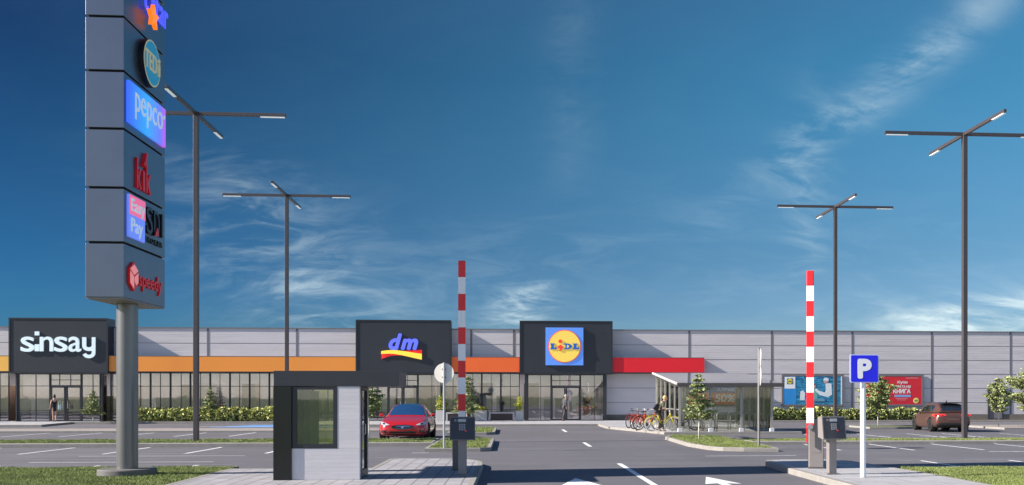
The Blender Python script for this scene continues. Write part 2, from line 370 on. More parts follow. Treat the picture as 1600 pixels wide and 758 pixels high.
# ------------------------------------------------------------------ ground, car park, islands
def sheet(name, poly, z, m):
    me = bpy.data.meshes.new(name); me.from_pydata([(x, y, z) for x, y in poly], [], [tuple(range(len(poly)))]); return struct(link(name, me, m))
sheet('ground', [(-4000, -4000), (4000, -4000), (4000, 4000), (-4000, 4000)], -.03, FIELD)
sheet('parking_lot', [(-70, 23.5), (-70, 72), (70, 72), (70, 21.9), (9.5, 21.9), (9.5, 14), (9.5, -60), (-3.6, -60), (-3.6, 23.5)], 0.0, ASPH)
def kerbed(name, poly, h=.12, kw=.13, top=None, drop=.0):
    """a raised island: a concrete kerb ring and the surface inside it"""
    inn = offset_poly(poly, kw); n = len(poly); b = bmesh.new()
    V = lambda P, z: [b.verts.new((x, y, z)) for x, y in P]
    o0, o1, i1, i0 = V(poly, -.02), V(offset_poly(poly, .012), h), V(inn, h), V(inn, h - .06)
    o05 = V(poly, h - .015)
    for i in range(n):
        j = (i + 1) % n
        for A, B in ((o0, o05), (o05, o1), (o1, i1), (i1, i0)): b.faces.new((A[i], A[j], B[j], B[i]))
    me = bpy.data.meshes.new(name); b.to_mesh(me); b.free(); struct(link(name, me, CONC))
    return inn, sheet(name.replace('kerb', 'surface'), inn, h - .004 - drop, top)
def mark(name, poly, m=LINE, z=.006): return sheet(name, poly, z, m)
def line(x0, y0, x1, y1, wd=.11, m=LINE, z=.006):
    d = Vector((x1 - x0, y1 - y0)).normalized(); q = Vector((-d.y, d.x)) * wd / 2
    return mark('road_marking', [(x0 - q.x, y0 - q.y), (x1 - q.x, y1 - q.y), (x1 + q.x, y1 + q.y), (x0 + q.x, y0 + q.y)], m, z)

# paved booth island with the two barrier islands
ARC = lambda cx, cy, r, a0, a1, n=8: [(cx + r * math.cos(R(a0 + (a1 - a0) * i / n)), cy + r * math.sin(R(a0 + (a1 - a0) * i / n))) for i in range(n + 1)]
BOOTH = [(-6.25, 6.0), (-.66, 6.0), (-.66, 23.9)] + ARC(-2.0, 24.0, 1.34, 5, 42, 4)[0:0] + [(-.70, 24.6), (-.86, 25.2), (-1.25, 25.75), (-1.9, 26.0), (-2.9, 26.1), (-3.12, 25.9), (-3.12, 22.6), (-6.25, 22.6)]
kerbed('booth_island_kerb', BOOTH, .12, .12, PAVE)
RISL = [(8.72, 6.0), (8.72, 20.5), (8.62, 22.0), (8.45, 24.2), (8.1, 24.85), (6.9, 24.95), (6.45, 24.7), (6.27, 24.1), (6.17, 21.5), (6.08, 6.0)]
kerbed('exit_island_kerb', RISL, .12, .14, SLAB)
# verges
LG = [(-60, 8), (-6.27, 8), (-6.27, 19.9), (-6.3, 23.4), (-60, 23.4)]
sheet('left_verge', [(-60, -10), (-6.27, -10), (-6.27, 23.4), (-60, 23.4)], .10, TURF)
RG = [(8.74, 8), (60, 8), (60, 21.9), (8.74, 21.9)]
sheet('right_verge', [(8.74, -10), (60, -10), (60, 21.9), (8.74, 21.9)], .10, TURF)
GX = [(-14.5, 17.5), (-6.3, 17.5), (-6.3, 23.4), (-14.5, 23.4)]
grass('verge_grass', GX, .10, 150000, .04, 'short mown grass around the foot of the sign pylon', .0055)
grass('verge_grass', [(8.75, 16.6), (15.5, 16.6), (15.5, 21.9), (8.75, 21.9)], .10, 110000, .045, 'short mown grass verge behind the parking sign', .0055)
mb = MB(); mb.box(-60, -6.27, 23.4, 23.52, -.02, .11); mb.box(8.75, 60, 21.88, 22.0, -.02, .12); struct(mb.obj('verge_kerb', CONC))
# planted strips of the car park
GI, _ = kerbed('left_strip_kerb', [(-60, 34.7), (-2.7, 34.7), (-2.7, 38.2), (-60, 38.2)], .14, .35, TURF)
grass('strip_grass', [(-24, 35.1), (-2.8, 35.1), (-2.8, 37.8), (-24, 37.8)], .135, 60000, .045, 'thin grass strip between the left parking rows', .010)
IA = [(-2.68, 31.2), (-.95, 31.2), (-.62, 31.6), (-.62, 38.5), (-.9, 39.0), (-2.3, 39.0), (-2.68, 38.6)]
GA, _ = kerbed('left_cap_kerb', IA, .12, .13, TURF); grass('cap_grass', GA, .115, 26000, .045, 'grass end of the left strip beside the round sign', .008)
kerbed('paved_strip_kerb', [(-60, 49.2), (-2.9, 49.2), (-2.9, 53.0), (-60, 53.0)], .10, .5, PAVE2)
IB = [(-2.88, 45.2), (-1.1, 45.2), (-.72, 45.7), (-.72, 52.0), (-1.1, 52.5), (-2.88, 52.5)]
GB, _ = kerbed('far_cap_kerb', IB, .12, .13, TURF); grass('cap_grass', GB, .115, 7000, .05, 'small grass island near the shop pavement', .02)
IC = [(7.3, 30.7), (8.35, 30.5), (8.6, 34.9), (8.6, 37.4), (8.6, 40.9), (6.7, 41.2), (6.2, 39.6), (6.1, 34.0), (6.35, 31.7), (6.7, 31.0)]
GC, _ = kerbed('right_cap_kerb', IC, .12, .15, TURF); grass('cap_grass', GC, .115, 34000, .045, 'grass island with the young tree by the shelter', .009)
kerbed('right_strip_kerb', [(8.64, 35.0), (60, 35.0), (60, 37.6), (8.64, 37.6)], .12, .5, TURF)
grass('strip_grass', [(8.7, 35.5), (30, 35.5), (30, 37.1), (8.7, 37.1)], .115, 52000, .045, 'thin grass strip between the right parking rows', .010)
kerbed('tree_strip_kerb', [(19.3, 52.2), (24.6, 52.2), (24.6, 55.5), (19.3, 55.5)], .10, .15, TURF)
kerbed('tree_strip_kerb', [(26.0, 50.6), (60, 50.6), (60, 56.0), (26.0, 56.0)], .10, .6, PAVE2)
# pavements along the shop
kerbed('shop_pavement_kerb', [(-60, 59.5), (-27.0, 59.5), (-28.1, 66.2), (-16.0, 66.2), (-14.5, 66.2), (-12.0, 59.0), (5.2, 59.0), (5.2, 53.5), (7.0, 45.0), (13.4, 44.9), (13.4, 66.6), (60, 66.6), (60, 68.45), (-60, 68.45)], .12, .13, SLAB)
mb = MB(); mb.box(-26.5, -15.9, 66.5, 68.3, .1, .14); mb.box(17, 60, 66.9, 68.3, .1, .14); struct(mb.obj('planting_bed', mat('soil', (.06, .045, .03), .95, var=.3)))
# markings
for X in (-24.2, -21.8, -19.4, -17.0, -14.62, -12.17, -9.79, -7.4, -5.02): line(X, 34.6, X, 30.7)
for X in (-22.2, -19.8, -17.4, -14.96, -12.56, -10.2, -7.81): line(X, 25.5, X, 23.55)
line(-12.51, 26.88, -7.8, 26.78, .09); line(-12.4, 29.6, -7.7, 29.5, .08); line(-19, 27.0, -13.4, 26.9, .08)
line(-14.6, 28.1, -9.6, 28.0, .07, LINEF); line(-10.8, 25.6, -7.0, 25.55, .08, LINEF); line(-16.5, 30.7, -13.5, 30.68, .08, LINEF); line(-18, 25.0, -15.6, 25.0, .08)
line(-11.4, 30.8, -8.8, 30.78, .08, LINEF); line(-6.2, 30.7, -4.2, 30.68, .08, LINEF)
for X in (-24.3, -21.8, -19.4, -17.0, -14.57, -12.24, -9.8, -7.4): line(X, 48.9, X, 44.3)
line(-26, 43.9, -19.6, 43.8, .1, LINEF); line(-13.4, 42.5, -10.2, 42.4, .12, LINEF)
for X in (-24.0, -21.5, -19.0): line(X, 58.2, X, 54.2, .11, LINEF)
mark('road_marking', [(-17.2, 57.6), (-8.5, 57.6), (-8.5, 62.2), (-15.6, 62.2)], BLUEP); line(-18.2, 58.6, -8.5, 58.4, .25, LINE, .011)
for X in (10.55, 12.93, 15.25, 17.62, 20.0, 22.4): line(X, 35.0, X, 31.0)
for X in (10.96, 13.4, 15.8, 18.2): line(X, 25.9, X, 22.2)
line(10.3, 31.05, 12.5, 31.0, .08, LINEF); line(14.9, 29.95, 17.2, 29.9, .12); line(10.4, 25.9, 13.6, 25.9, .08, LINEF); line(9.0, 33.2, 10.3, 33.2, .08, LINEF)
line(5.6, 28.32, 8.3, 28.4, .09); line(-4.6, 28.4, -.6, 28.2, .08, LINEF); line(-3.0, 30.6, -2.5, 30.6, .1)
for X in (13.5, 16.0, 18.4, 20.1, 22.9): line(X, 45.0, X, 40.8, .11)
line(14.5, 42.6, 16.6, 42.3, .1); line(17.6, 41.6, 20.2, 41.5, .12); line(18.5, 61.2, 24, 61.1, .16); line(26, 60.5, 30, 60.5, .14, LINEF)
line(2.77, 25.3, 2.77, 8.0, .13); line(2.74, 37.2, 2.74, 34.1, .13); line(2.72, 52.3, 2.72, 48.7, .14)
for cx, y0, hw in ((1.36, 20.8, .40), (4.16, 20.95, .36)):
    mark('road_arrow', [(cx, y0), (cx - hw, y0 - 1.75), (cx - .09, y0 - 1.62), (cx - .09, y0 - 4.2), (cx + .09, y0 - 4.2), (cx + .09, y0 - 1.62), (cx + hw, y0 - 1.75)])

# ------------------------------------------------------------------ retail building
F = 68.5
bld = thing('retail_building', (0, F, 0), 'long low grey retail building with orange and red fascia behind the car park', 'building')
BX0, BX1, BD, BH = -52.0, 52.0, 26.0, 6.35
GL0, GL1, GH = -50.4, .62, 3.36          # shop glazing
mb = MB()
mb.box(BX0, BX1, 0, .2, GH, BH); mb.box(6.6, BX1, 0, .2, 0, GH); mb.box(BX0, GL0, 0, .2, 0, GH)
mb.box(BX0, BX0 + .2, .2, BD, 0, BH); mb.box(BX1 - .2, BX1, .2, BD, 0, BH); mb.box(BX0, BX1, BD, BD + .2, 0, BH)
mb.obj('wall', WALL, bld)
MB().box(BX0 + .2, BX1 - .2, .2, BD, 6.0, 6.15).obj('roof', mat('roof_membrane', (.3, .3, .3), .8, var=.1), bld)
MB().box(BX0 - .05, BX1 + .05, -.06, .25, BH, BH + .06).obj('parapet_cap', JOINT, bld)
for X in (-43.7, -37.9, -32.1, -26.2, -20.3, -14.43, -8.57, -2.7, .22, 6.3, 12.42, 18.28, 24.07, 29.85, 35.65, 41.5):
    MB().box(X - .075, X + .075, -.012, 0.0, 4.45 if X < 6 else .5, BH - .01).obj('joint_strip', JOINT, bld)
mb = MB()
for z in (5.35, 4.35, 3.35, 2.35, 1.35):
    if z > 4: mb.box(BX0, BX1, -.008, -.001, z - .014, z + .014)
    else: mb.box(6.62, BX1, -.008, -.001, z - .014, z + .014)
mb.obj('panel_seam', mat('seam_dark', (.12, .12, .13), .6, var=.05), bld)
MB().box(6.62, BX1, -.05, -.012, .1, .5).obj('plinth', PLINTH, bld)
ORN = mat('orange_fascia', (.90, .31, .045), .45, var=.04, vscale=.3); ORY = mat('amber_fascia', (.92, .50, .09), .45, var=.04, vscale=.3)
ORR = mat('vermilion_fascia', (.92, .15, .028), .45, var=.04, vscale=.3); REDF = mat('red_fascia', (.78, .012, .025), .42, var=.04, vscale=.3)
for a, b, m_, lb in ((BX0, -32.7, ORY, 'amber fascia band'), (-26.4, -10.37, ORN, 'orange fascia band'), (-4.0, .59, ORR, 'vermilion fascia band'), (6.95, 13.3, REDF, 'red fascia band')):
    o = MB().box(a, b, -.92, -.002, 3.42, 4.42).obj('fascia', m_, bld); o['label'] = lb
    MB().box(a, b, -.93, -.002, 3.36, 3.418).obj('fascia_trim', ANTH2, bld); MB().box(a, b, -.93, -.002, 4.422, 4.45).obj('anti_bounce_cap', JOINT, bld)  # grey cap added on top to cut the fascia's colour bounce onto the wall
# glazing: one window per 1.3 m bay, floor to fascia
ENT = {'s': (-32.4, -26.9), 'd': (-9.95, -4.55), 'l': (.95, 6.55)}
def window(x0, x1, y, z0, z1, cols, rows, fw=.05, par=bld, mid=.03, m=ANTH2, g=None, name='window'):
    mb = MB(); mb.box(x0, x0 + fw, y - .06, y + .06, z0, z1); mb.box(x1 - fw, x1, y - .06, y + .06, z0, z1)
    mb.box(x0 + fw, x1 - fw, y - .06, y + .06, z0, z0 + fw); mb.box(x0 + fw, x1 - fw, y - .06, y + .06, z1 - fw, z1)
    for c in cols: mb.box(c - mid / 2, c + mid / 2, y - .045, y + .045, z0 + fw, z1 - fw)
    for r in rows: mb.box(x0 + fw, x1 - fw, y - .05, y + .05, r - mid / 2 - .005, r + mid / 2 + .005)
    f = mb.obj(name, m, par)
    MB().box(x0 + .02, x1 - .02, y - .006, y + .006, z0 + .02, z1 - .02).obj('pane', g or GLASS, f)
    return f
x = GL1
while x > -38.5:
    a = x - 1.3; inside_e = any(e0 - .4 < (x + a) / 2 < e1 + .2 for e0, e1 in ENT.values())
    if not inside_e: window(a, x - .002, .1, .12, GH, [(a + x) / 2 + random.uniform(-.02, .06)], [2.45, .85])
    x = a
def entrance(x0, x1, dc, cw):
    y = -.72
    for X in (x0, x1):
        MB().box(X - cw, X + cw, y - .1, y + .12, .12, 3.27).obj('column', ANTH, bld)
        MB().box(X - .05, X + .05, y + .12, .1, 3.15, 3.27).obj('side_rail', ANTH2, bld)
        f = MB().box(X - .04, X + .04, y + .14, .06, .12, .2).box(X - .04, X + .04, y + .14, y + .18, .2, 2.5).box(X - .04, X + .04, y + .18, .06, 2.42, 2.5).obj('side_window', ANTH2, bld)
        MB().box(X - .006, X + .006, y + .13, .07, .13, 3.14).obj('pane', GLASS, f)
    window(x0 + .1, dc - 1.0, y, .12, 3.26, [x0 + .1 + (dc - 1.1 - x0) * .55], [2.45, .85], .05, bld)
    window(dc + 1.0, x1 - .1, y, .12, 3.26, [dc + 1.0 + (x1 - 1.1 - dc) * .6], [2.45, .85], .05, bld)
    window(dc - .995, dc + .995, y, 2.45, 3.26, [dc - .4, dc + .3], [2.85], .06, bld)
    for s_ in (-1, 1):
        a, b = (dc - .99, dc - .01) if s_ < 0 else (dc + .01, dc + .99)
        d = window(a, b, y, .13, 2.44, [], [], .1, bld, name='door')
        hx = dc + s_ * .16; MB().tube([(hx, y - .07, .95), (hx, y - .13, 1.0), (hx, y - .13, 1.4), (hx, y - .07, 1.45)], .014).obj('handle', ALU, d)
entrance(-32.3, -26.9, -29.2, .05); entrance(-9.9, -4.6, -7.25, .05); entrance(1.05, 6.45, 3.75, .1)
# interior behind the glass
IW = mat('shop_interior_wall', (.54, .52, .56), .8, var=.18, vscale=.5); IF_ = mat('shop_floor', (.35, .32, .30), .4, var=.1); SH = mat('brown_shelving', (.20, .12, .075), .7, var=.3, vscale=2)
SHO = mat('olive_display', (.17, .16, .07), .6, var=.4, vscale=3); SHG = mat('grey_display', (.22, .22, .25), .6, var=.3, vscale=3); IC1 = mat('pale_curtain', (.62, .60, .62), .8, var=.12, vscale=1, stretch=(6, 1, .3)); 
MB().box(-50, 6.5, 3.4, 3.5, .12, 3.4).obj('interior_wall', IW, bld)
MB().box(-50, 6.5, .2, 3.4, .05, .128).obj('floor', IF_, bld)
MB().box(-50, 6.5, .2, 3.4, 3.42, 3.5).obj('ceiling', IW, bld)
SLP = mat('added_light_panel', (1.0, .97, .96), .5, emit=3.0)
for i in range(14): MB().box(-36.5 + i * 3.1, -35.1 + i * 3.1, 1.0, 2.2, 3.39, 3.415).obj('added_ceiling_light', SLP, bld)  # glowing panels added overhead to brighten the interior behind the glass
rr = random.Random(3)
x = -37
while x < 6:
    wd = rr.uniform(.5, 1.5)
    if rr.random() < .93: MB().box(x, x + wd, .6 + rr.random() * .8, 2.2, .13, rr.choice((1.3, 1.5, 1.7, 1.75, 2.6)) + rr.uniform(-.1, .1)).obj('shelf', (SH, IC1, SH, SHG, SHO)[rr.randrange(5)], bld)
    x += wd + rr.uniform(.02, .45)
# far-right service door
f = window(33.95, 35.05, -.06, .12, 2.55, [], [], .07, bld, m=ANTH2, g=mat('door_leaf_grey', (.2, .18, .19), .5, var=.05), name='service_door')
MB().tube([(34.85, -.12, 1.05), (34.72, -.14, 1.05)], .014).obj('handle', ALU, f)

# sign boxes over the entrances
def signbox(x0, x1, z0=3.28, z1=6.9):
    o = MB().box(x0, x1, -1.0, .22, z0, z1, bev=.02).obj('sign_box', ANTH, bld)
    fr = MB(); e = .09
    fr.box(x0 - .01, x1 + .01, -1.03, -1.003, z0 - .01, z0 + e); fr.box(x0 - .01, x1 + .01, -1.03, -1.003, z1 - e, z1 + .01)
    fr.box(x0 - .01, x0 + e, -1.03, -1.003, z0 + e, z1 - e); fr.box(x1 - e, x1 + .01, -1.03, -1.003, z0 + e, z1 - e); fr.obj('trim', ANTH2, o)
    return o
FR = lambda y: Matrix.Translation((0, y, 0)) @ FX
SW = mat('lit_white_letter', (.72, .84, .88), .4, emit=.12)
s1 = signbox(-32.68, -26.42)
def X68(px, y=-1.1):   # helper for lettering: photo column measured on the sign plane
    t = (px - 916) / 1551; c, s = math.cos(R(4.35)), math.sin(R(4.35)); d = (F + y) / (c - t * s); return t * d * c + d * s
def Z68(px, py, y=-1.1):
    t = (px - 916) / 1551; c, s = math.cos(R(4.35)), math.sin(R(4.35)); d = (F + y) / (c - t * s); return 1.7 - (py - 621) * d / 1551
def lay(name, s, px0, px1, py0, py1, m, parent, y=-1.003, depth=.09, **k):
    c = (px0 + px1) / 2
    return text(name, s, X68(px0), X68(px1), Z68(c, py1), Z68(c, py0), depth, FR(y), m, parent, **k)
# s i n s a y with a square-dotted cut i
lay('letter', 's', 31.8, 53.3, 526, 549.8, SW, s1, bold=.010)
MB().box(X68(54), X68(60.8), -1.093, -1.003, Z68(57, 548.8), Z68(57, 538)).box(X68(54), X68(60.8), -1.093, -1.003, Z68(57, 524), Z68(57, 518)).obj('letter', SW, s1)
lay('letter', 'n', 61.8, 83, 526, 549, SW, s1, bold=.010)
lay('letter', 's', 84.2, 105.3, 526, 549.8, SW, s1, bold=.010)
lay('letter', 'a', 106.5, 126.5, 526, 549.8, SW, s1, bold=.010)
def strip_poly(pts, wdt):
    pts = [Vector(p) for p in pts]; Lf, Rt = [], []
    for i, p in enumerate(pts):
        d = (pts[min(i + 1, len(pts) - 1)] - pts[max(i - 1, 0)]).normalized(); q = Vector((-d.y, d.x)) * wdt / 2; Lf.append(tuple(p + q)); Rt.append(tuple(p - q))
    return Lf + Rt[::-1]
u0, u1, v0, v1 = X68(128.2), X68(149), Z68(139, 560), Z68(139, 527); sw_ = (u1 - u0) * .29; ym = Z68(139, 548.5)
ml_, mr_ = u0 + sw_ / 2, u1 - sw_ / 2
mb = MB()
mb.prism(strip_poly([(ml_, v1), (ml_, ym + .34)] + [(ml_ + (mr_ - ml_) * (1 - math.cos(R(a))) / 2, ym + .34 - .22 * math.sin(R(a))) for a in range(15, 180, 15)] + [(mr_, ym + .34)], sw_), .003, .09, FR(-1.0))
mb.prism(strip_poly([(mr_, v1)] + [(mr_, v0 + .42)] + [((ml_ + mr_) / 2 + (mr_ - ml_) / 2 * math.cos(R(a)), v0 + .36 - .24 * math.sin(R(a))) for a in range(15, 170, 15)], sw_ * .92), .004, .092, FR(-1.0))
mb.obj('letter', SW, s1)
# blue italic letters above a red and yellow ribbon
s2 = signbox(-10.35, -4.02)
DMB = mat('lit_blue_letter', (.10, .13, .80), .4, emit=.35)
lay('letter', 'd', 607, 628, 521, 546.8, DMB, s2, bold=.045, shear=.28)
lay('letter', 'm', 626, 653.5, 529, 546.8, DMB, s2, bold=.05, shear=.28)
LY, LR = mat('lit_yellow', (.90, .62, .06), .4, emit=.25), mat('lit_red', (.75, .02, .02), .4, emit=.25)
def ribbon(px0, px1, top, bot, m, y):
    n = 18; A, B = [], []
    for i in range(n + 1):
        t = i / n; px = px0 + (px1 - px0) * t; A.append((X68(px), Z68(px, top(t)))); B.append((X68(px), Z68(px, bot(t))))
    MB().prism(A + B[::-1], .0, .05, FR(y)).obj('ribbon', m, s2)
wave = lambda t: 548.7 - 2.6 * math.sin(t * math.pi * 1.15) * (1 - t * .7) + 5.5 * max(0, t - .25) ** 1.15
ribbon(596, 659, lambda t: wave(t) + 1.5 if t < .5 else 548.5 - (t - .5) * 4, lambda t: 561 - 5.0 * math.sin(t * math.pi * 1.0) * (1 - t) * 1.7 - t * 2.0 if t < .5 else wave(t) + 7, LR, -1.003)
ribbon(595.6, 659, wave, lambda t: wave(t) + 4.5 + 4.5 * t, LY, -1.06)
# blue square, red-rimmed yellow disc, blue letters
s3 = signbox(.61, 6.93)
LB = mat('lit_blue_square', (.09, .23, .66), .4, emit=.22); LYD = mat('lit_yellow_disc', (.85, .60, .10), .4, emit=.14); LRR = mat('lit_red_rim', (.72, .05, .03), .4, emit=.2)
LBL = mat('letter_blue', (.01, .10, .42), .4, emit=.15)
q0, q1, r0, r1 = X68(852.8), X68(911.5), Z68(882, 570.8), Z68(882, 512)
sq = MB().box(q0, q1, -1.12, -1.003, r0, r1, bev=.01).obj('logo_panel', LB, s3)
cxx, czz = (q0 + q1) / 2 , (r0 + r1) / 2 + .01; rad = (q1 - q0) * .437
mb = MB(); mb.prism(disc(cxx, czz, rad, 56), 0, .03, FR(-1.12)); mb.obj('logo_rim', LRR, s3)
mb = MB(); mb.prism(disc(cxx, czz, rad * .955, 56), 0, .03, FR(-1.135)); mb.obj('logo_disc', LYD, s3)
def slabL(x0, x1, z0, z1):
    w_ = x1 - x0; h = z1 - z0; return [(x0, z0), (x1, z0), (x1, z0 + h * .42), (x1 - w_ * .16, z0 + h * .42), (x1 - w_ * .2, z0 + h * .26), (x0 + w_ * .58, z0 + h * .26), (x0 + w_ * .58, z0 + h * .82), (x0 + w_ * .72, z0 + h * .82), (x0 + w_ * .72, z1), (x0, z1), (x0, z0 + h * .82), (x0 + w_ * .14, z0 + h * .82), (x0 + w_ * .14, z0 + h * .2), (x0, z0 + h * .2)]
zl0, zl1 = Z68(882, 546), Z68(882, 536.8)
MB().prism(slabL(X68(859.5), X68(869.5), zl0, zl1), 0, .03, FR(-1.17)).obj('letter', LBL, s3)
MB().prism(slabL(X68(894.8), X68(904.8), zl0, zl1), 0, .03, FR(-1.17)).obj('letter', LBL, s3)
dx0, dx1 = X68(881.5), X68(893.6); hh_ = zl1 - zl0; mb = MB()
mb.prism([(dx0, zl0), (dx0 + .24, zl0), (dx0 + .36, zl0 + .03), (dx1, zl0 + hh_ * .35), (dx1, zl0 + hh_ * .65), (dx0 + .36, zl1 - .03), (dx0 + .24, zl1), (dx0, zl1), (dx0, zl1 - .08), (dx0 + .08, zl1 - .09), (dx0 + .08, zl0 + .09), (dx0, zl0 + .08)], 0, .03, FR(-1.17))
mb.obj('letter', LBL, s3)
MB().prism([(dx0 + .19, zl0 + .1), (dx0 + .26, zl0 + .1), (dx0 + .33, zl0 + hh_ * .5), (dx0 + .26, zl1 - .1), (dx0 + .19, zl1 - .1)], 0, .005, FR(-1.2015)).obj('letter_counter', LYD, s3)
ix, iz = X68(875.3), Z68(875, 543)
mb = MB(); mb.prism([(ix - .22, iz), (ix + .0, iz + .2), (ix + .22, iz + .02), (ix + .05, iz - .24), (ix - .1, iz - .22), (ix - .0, iz - .1)], 0, .035, FR(-1.17)); mb.prism(disc(ix, Z68(875, 533.5), .125, 20), 0, .035, FR(-1.17)); mb.obj('letter', LRR, s3)

# billboards fixed on the wall
def billboard(x0, x1, z0, z1, label):
    t = thing('billboard', ((x0 + x1) / 2, F, 0), label, 'billboard'); w2 = (x1 - x0) / 2; mb = MB(); e = .14
    mb.box(-w2, w2, -.105, -.04, z0, z0 + e); mb.box(-w2, w2, -.105, -.04, z1 - e, z1); mb.box(-w2, -w2 + e, -.105, -.04, z0 + e, z1 - e); mb.box(w2 - e, w2, -.105, -.04, z0 + e, z1 - e)
    mb.obj('frame', JOINT, t); return t
def flat(name, poly, d, m, par): return MB().prism(poly, 0, .006, FR(-.085 - d * .006)).obj(name, m, par)
rect = lambda a, b, c, d: [(a, c), (b, c), (b, d), (a, d)]
bb = billboard(18.95, 23.42, 1.07, 3.33, 'wide blue framed billboard with a white logo card and two kitchen figures')
BLW = bpy.data.materials.new('blue_water_print'); BLW.use_nodes = True; _t = BLW.node_tree; _b = _t.nodes['Principled BSDF']; _b.inputs['Roughness'].default_value = .4
_c = _t.nodes.new('ShaderNodeTexCoord'); _m = _t.nodes.new('ShaderNodeMapping'); _m.inputs['Scale'].default_value = (1.2, 1, 6); _n = _t.nodes.new('ShaderNodeTexNoise'); _n.inputs['Scale'].default_value = 1.6; _n.inputs['Detail'].default_value = 3; _n.inputs['Distortion'].default_value = 1.2
_r = _t.nodes.new('ShaderNodeValToRGB'); _r.color_ramp.elements[0].position = .35; _r.color_ramp.elements[0].color = (.004, .06, .17, 1); _r.color_ramp.elements[1].position = .68; _r.color_ramp.elements[1].color = (.06, .42, .66, 1)
_t.links.new(_c.outputs['Object'], _m.inputs[0]); _t.links.new(_m.outputs[0], _n.inputs['Vector']); _t.links.new(_n.outputs[0], _r.inputs[0]); _t.links.new(_r.outputs[0], _b.inputs['Base Color'])
flat('picture', rect(-2.1, 2.1, 1.2, 3.2), 0, BLW, bb)
flat('picture_panel', rect(-2.1, -1.18, 1.2, 2.4), 1, mat('print_blue', (.03, .28, .68), .4, var=.1), bb)
flat('logo_card', rect(-2.02, -1.26, 2.32, 3.14), 2, WHITE, bb)
flat('logo_square', rect(-1.85, -1.43, 2.63, 3.03), 3, mat('print_navy', (.02, .06, .2), .4), bb)
flat('logo_disc', disc(-1.64, 2.83, .18, 24), 4, mat('print_yellow', (.8, .7, .04), .4), bb)
text('lettering', 'LIDL', -1.79, -1.49, 2.79, 2.87, .004, FR(-.121), mat('print_navy', (.02, .06, .2), .4), bb, bold=.04)
SKP = mat('print_skin', (.62, .33, .27), .5, var=.1); WP = mat('print_white', (.75, .80, .82), .5, var=.05); GP = mat('print_green', (.14, .45, .38), .5, var=.1); GY = mat('print_steel', (.15, .32, .45), .5, var=.2)
flat('picture_figure', [(.92, 2.74), (1.34, 2.66), (1.38, 1.9), (1.1, 1.72), (.5, 1.86), (.2, 2.12), (.13, 2.28), (.27, 2.33), (.45, 2.16), (.86, 2.05), (.94, 2.2)], 1, WP, bb)
flat('picture_face', disc(.93, 2.84, .16, 20), 2, SKP, bb); flat('picture_hat', [(.76, 2.90), (1.12, 2.84), (1.14, 3.02), (.94, 3.10), (.78, 3.03)], 3, WP, bb)
flat('picture_figure', [(-.2, 1.6), (.35, 1.6), (.3, 2.0), (.1, 2.25), (-.15, 2.25), (-.3, 1.95)], 1, GP, bb); flat('picture_face', disc(.06, 2.47, .15, 18), 2, SKP, bb)
flat('picture_hair', [(-.12, 2.42), (-.02, 2.65), (.12, 2.66), (.2, 2.58), (.02, 2.56), (-.02, 2.38)], 3, mat('print_brown', (.1, .03, .02), .5), bb)
flat('picture_figure', [(-.92, 1.5), (-.6, 1.5), (-.55, 2.0), (-.7, 2.2), (-.88, 2.1)], 1, WP, bb); flat('picture_bench', rect(-.6, .85, 1.42, 1.6), 4, GY, bb)
flat('side_print', rect(2.02, 2.1, 1.2, 3.2), 2, WP, bb)
bb = billboard(24.75, 29.22, 1.07, 3.33, 'wide red framed billboard announcing a book in white letters')
PR = mat('print_red', (.68, .02, .035), .4, var=.06); flat('picture', rect(-2.1, 2.1, 1.2, 3.2), 0, PR, bb)
WPL = mat('print_white_text', (.8, .78, .78), .5)
def bt(s, a, b, c, d, k=.03, m=WPL): text('lettering', s, a, b, c, d, .004, FR(-.095), m, bb, bold=k)
bt('Купи', .33, 1.05, 2.62, 2.88); bt('НОВАТА НИ', .0, 1.28, 2.36, 2.56); bt('КНИГА', .0, 1.28, 1.98, 2.30, .05)
flat('print_bar', rect(.1, 1.28, 1.72, 1.88), 1, mat('print_light_blue', (.22, .42, .75), .4), bb)
flat('print_bar', rect(.2, 1.05, 1.60, 1.635), 1, mat('print_pink', (.75, .35, .37), .5), bb); flat('print_bar', rect(.32, .95, 1.50, 1.53), 1, mat('print_pink', (.75, .35, .37), .5), bb)
flat('print_bar', rect(.95, 1.85, 3.05, 3.09), 1, mat('print_pink', (.75, .35, .37), .5), bb)
flat('logo_rim', disc(1.68, 1.47, .20, 26), 1, WPL, bb); flat('logo_disc', disc(1.68, 1.47, .175, 26), 2, mat('print_yellow', (.8, .7, .04), .4), bb)
text('lettering', 'LIDL', 1.55, 1.81, 1.43, 1.51, .004, FR(-.104), mat('print_navy', (.02, .06, .2), .4), bb, bold=.04)
bb = billboard(12.2, 16.35, 1.07, 3.33, 'blue and orange billboard offering a fifty percent discount behind the glass shelter')
flat('picture', rect(-1.95, 2.0, 1.2, 3.2), 0, mat('print_deep_blue', (.02, .12, .33), .4, var=.1), bb)
flat('picture_panel', rect(-1.95, 1.82, 1.22, 2.02), 1, mat('print_orange', (.72, .17, .03), .4, var=.06), bb)
text('lettering', 'АЛЯМЕ Ц', .07, 1.78, 2.09, 2.34, .004, FR(-.1), WPL, bb, bold=.03)
text('lettering', '50%', -.1, 1.38, 1.36, 1.93, .004, FR(-.1), mat('print_cream', (.75, .74, .62), .5), bb, bold=.04, shear=.12)
text('lettering', '›', 1.6, 1.72, 1.6, 1.86, .004, FR(-.1), WPL, bb, bold=.04)

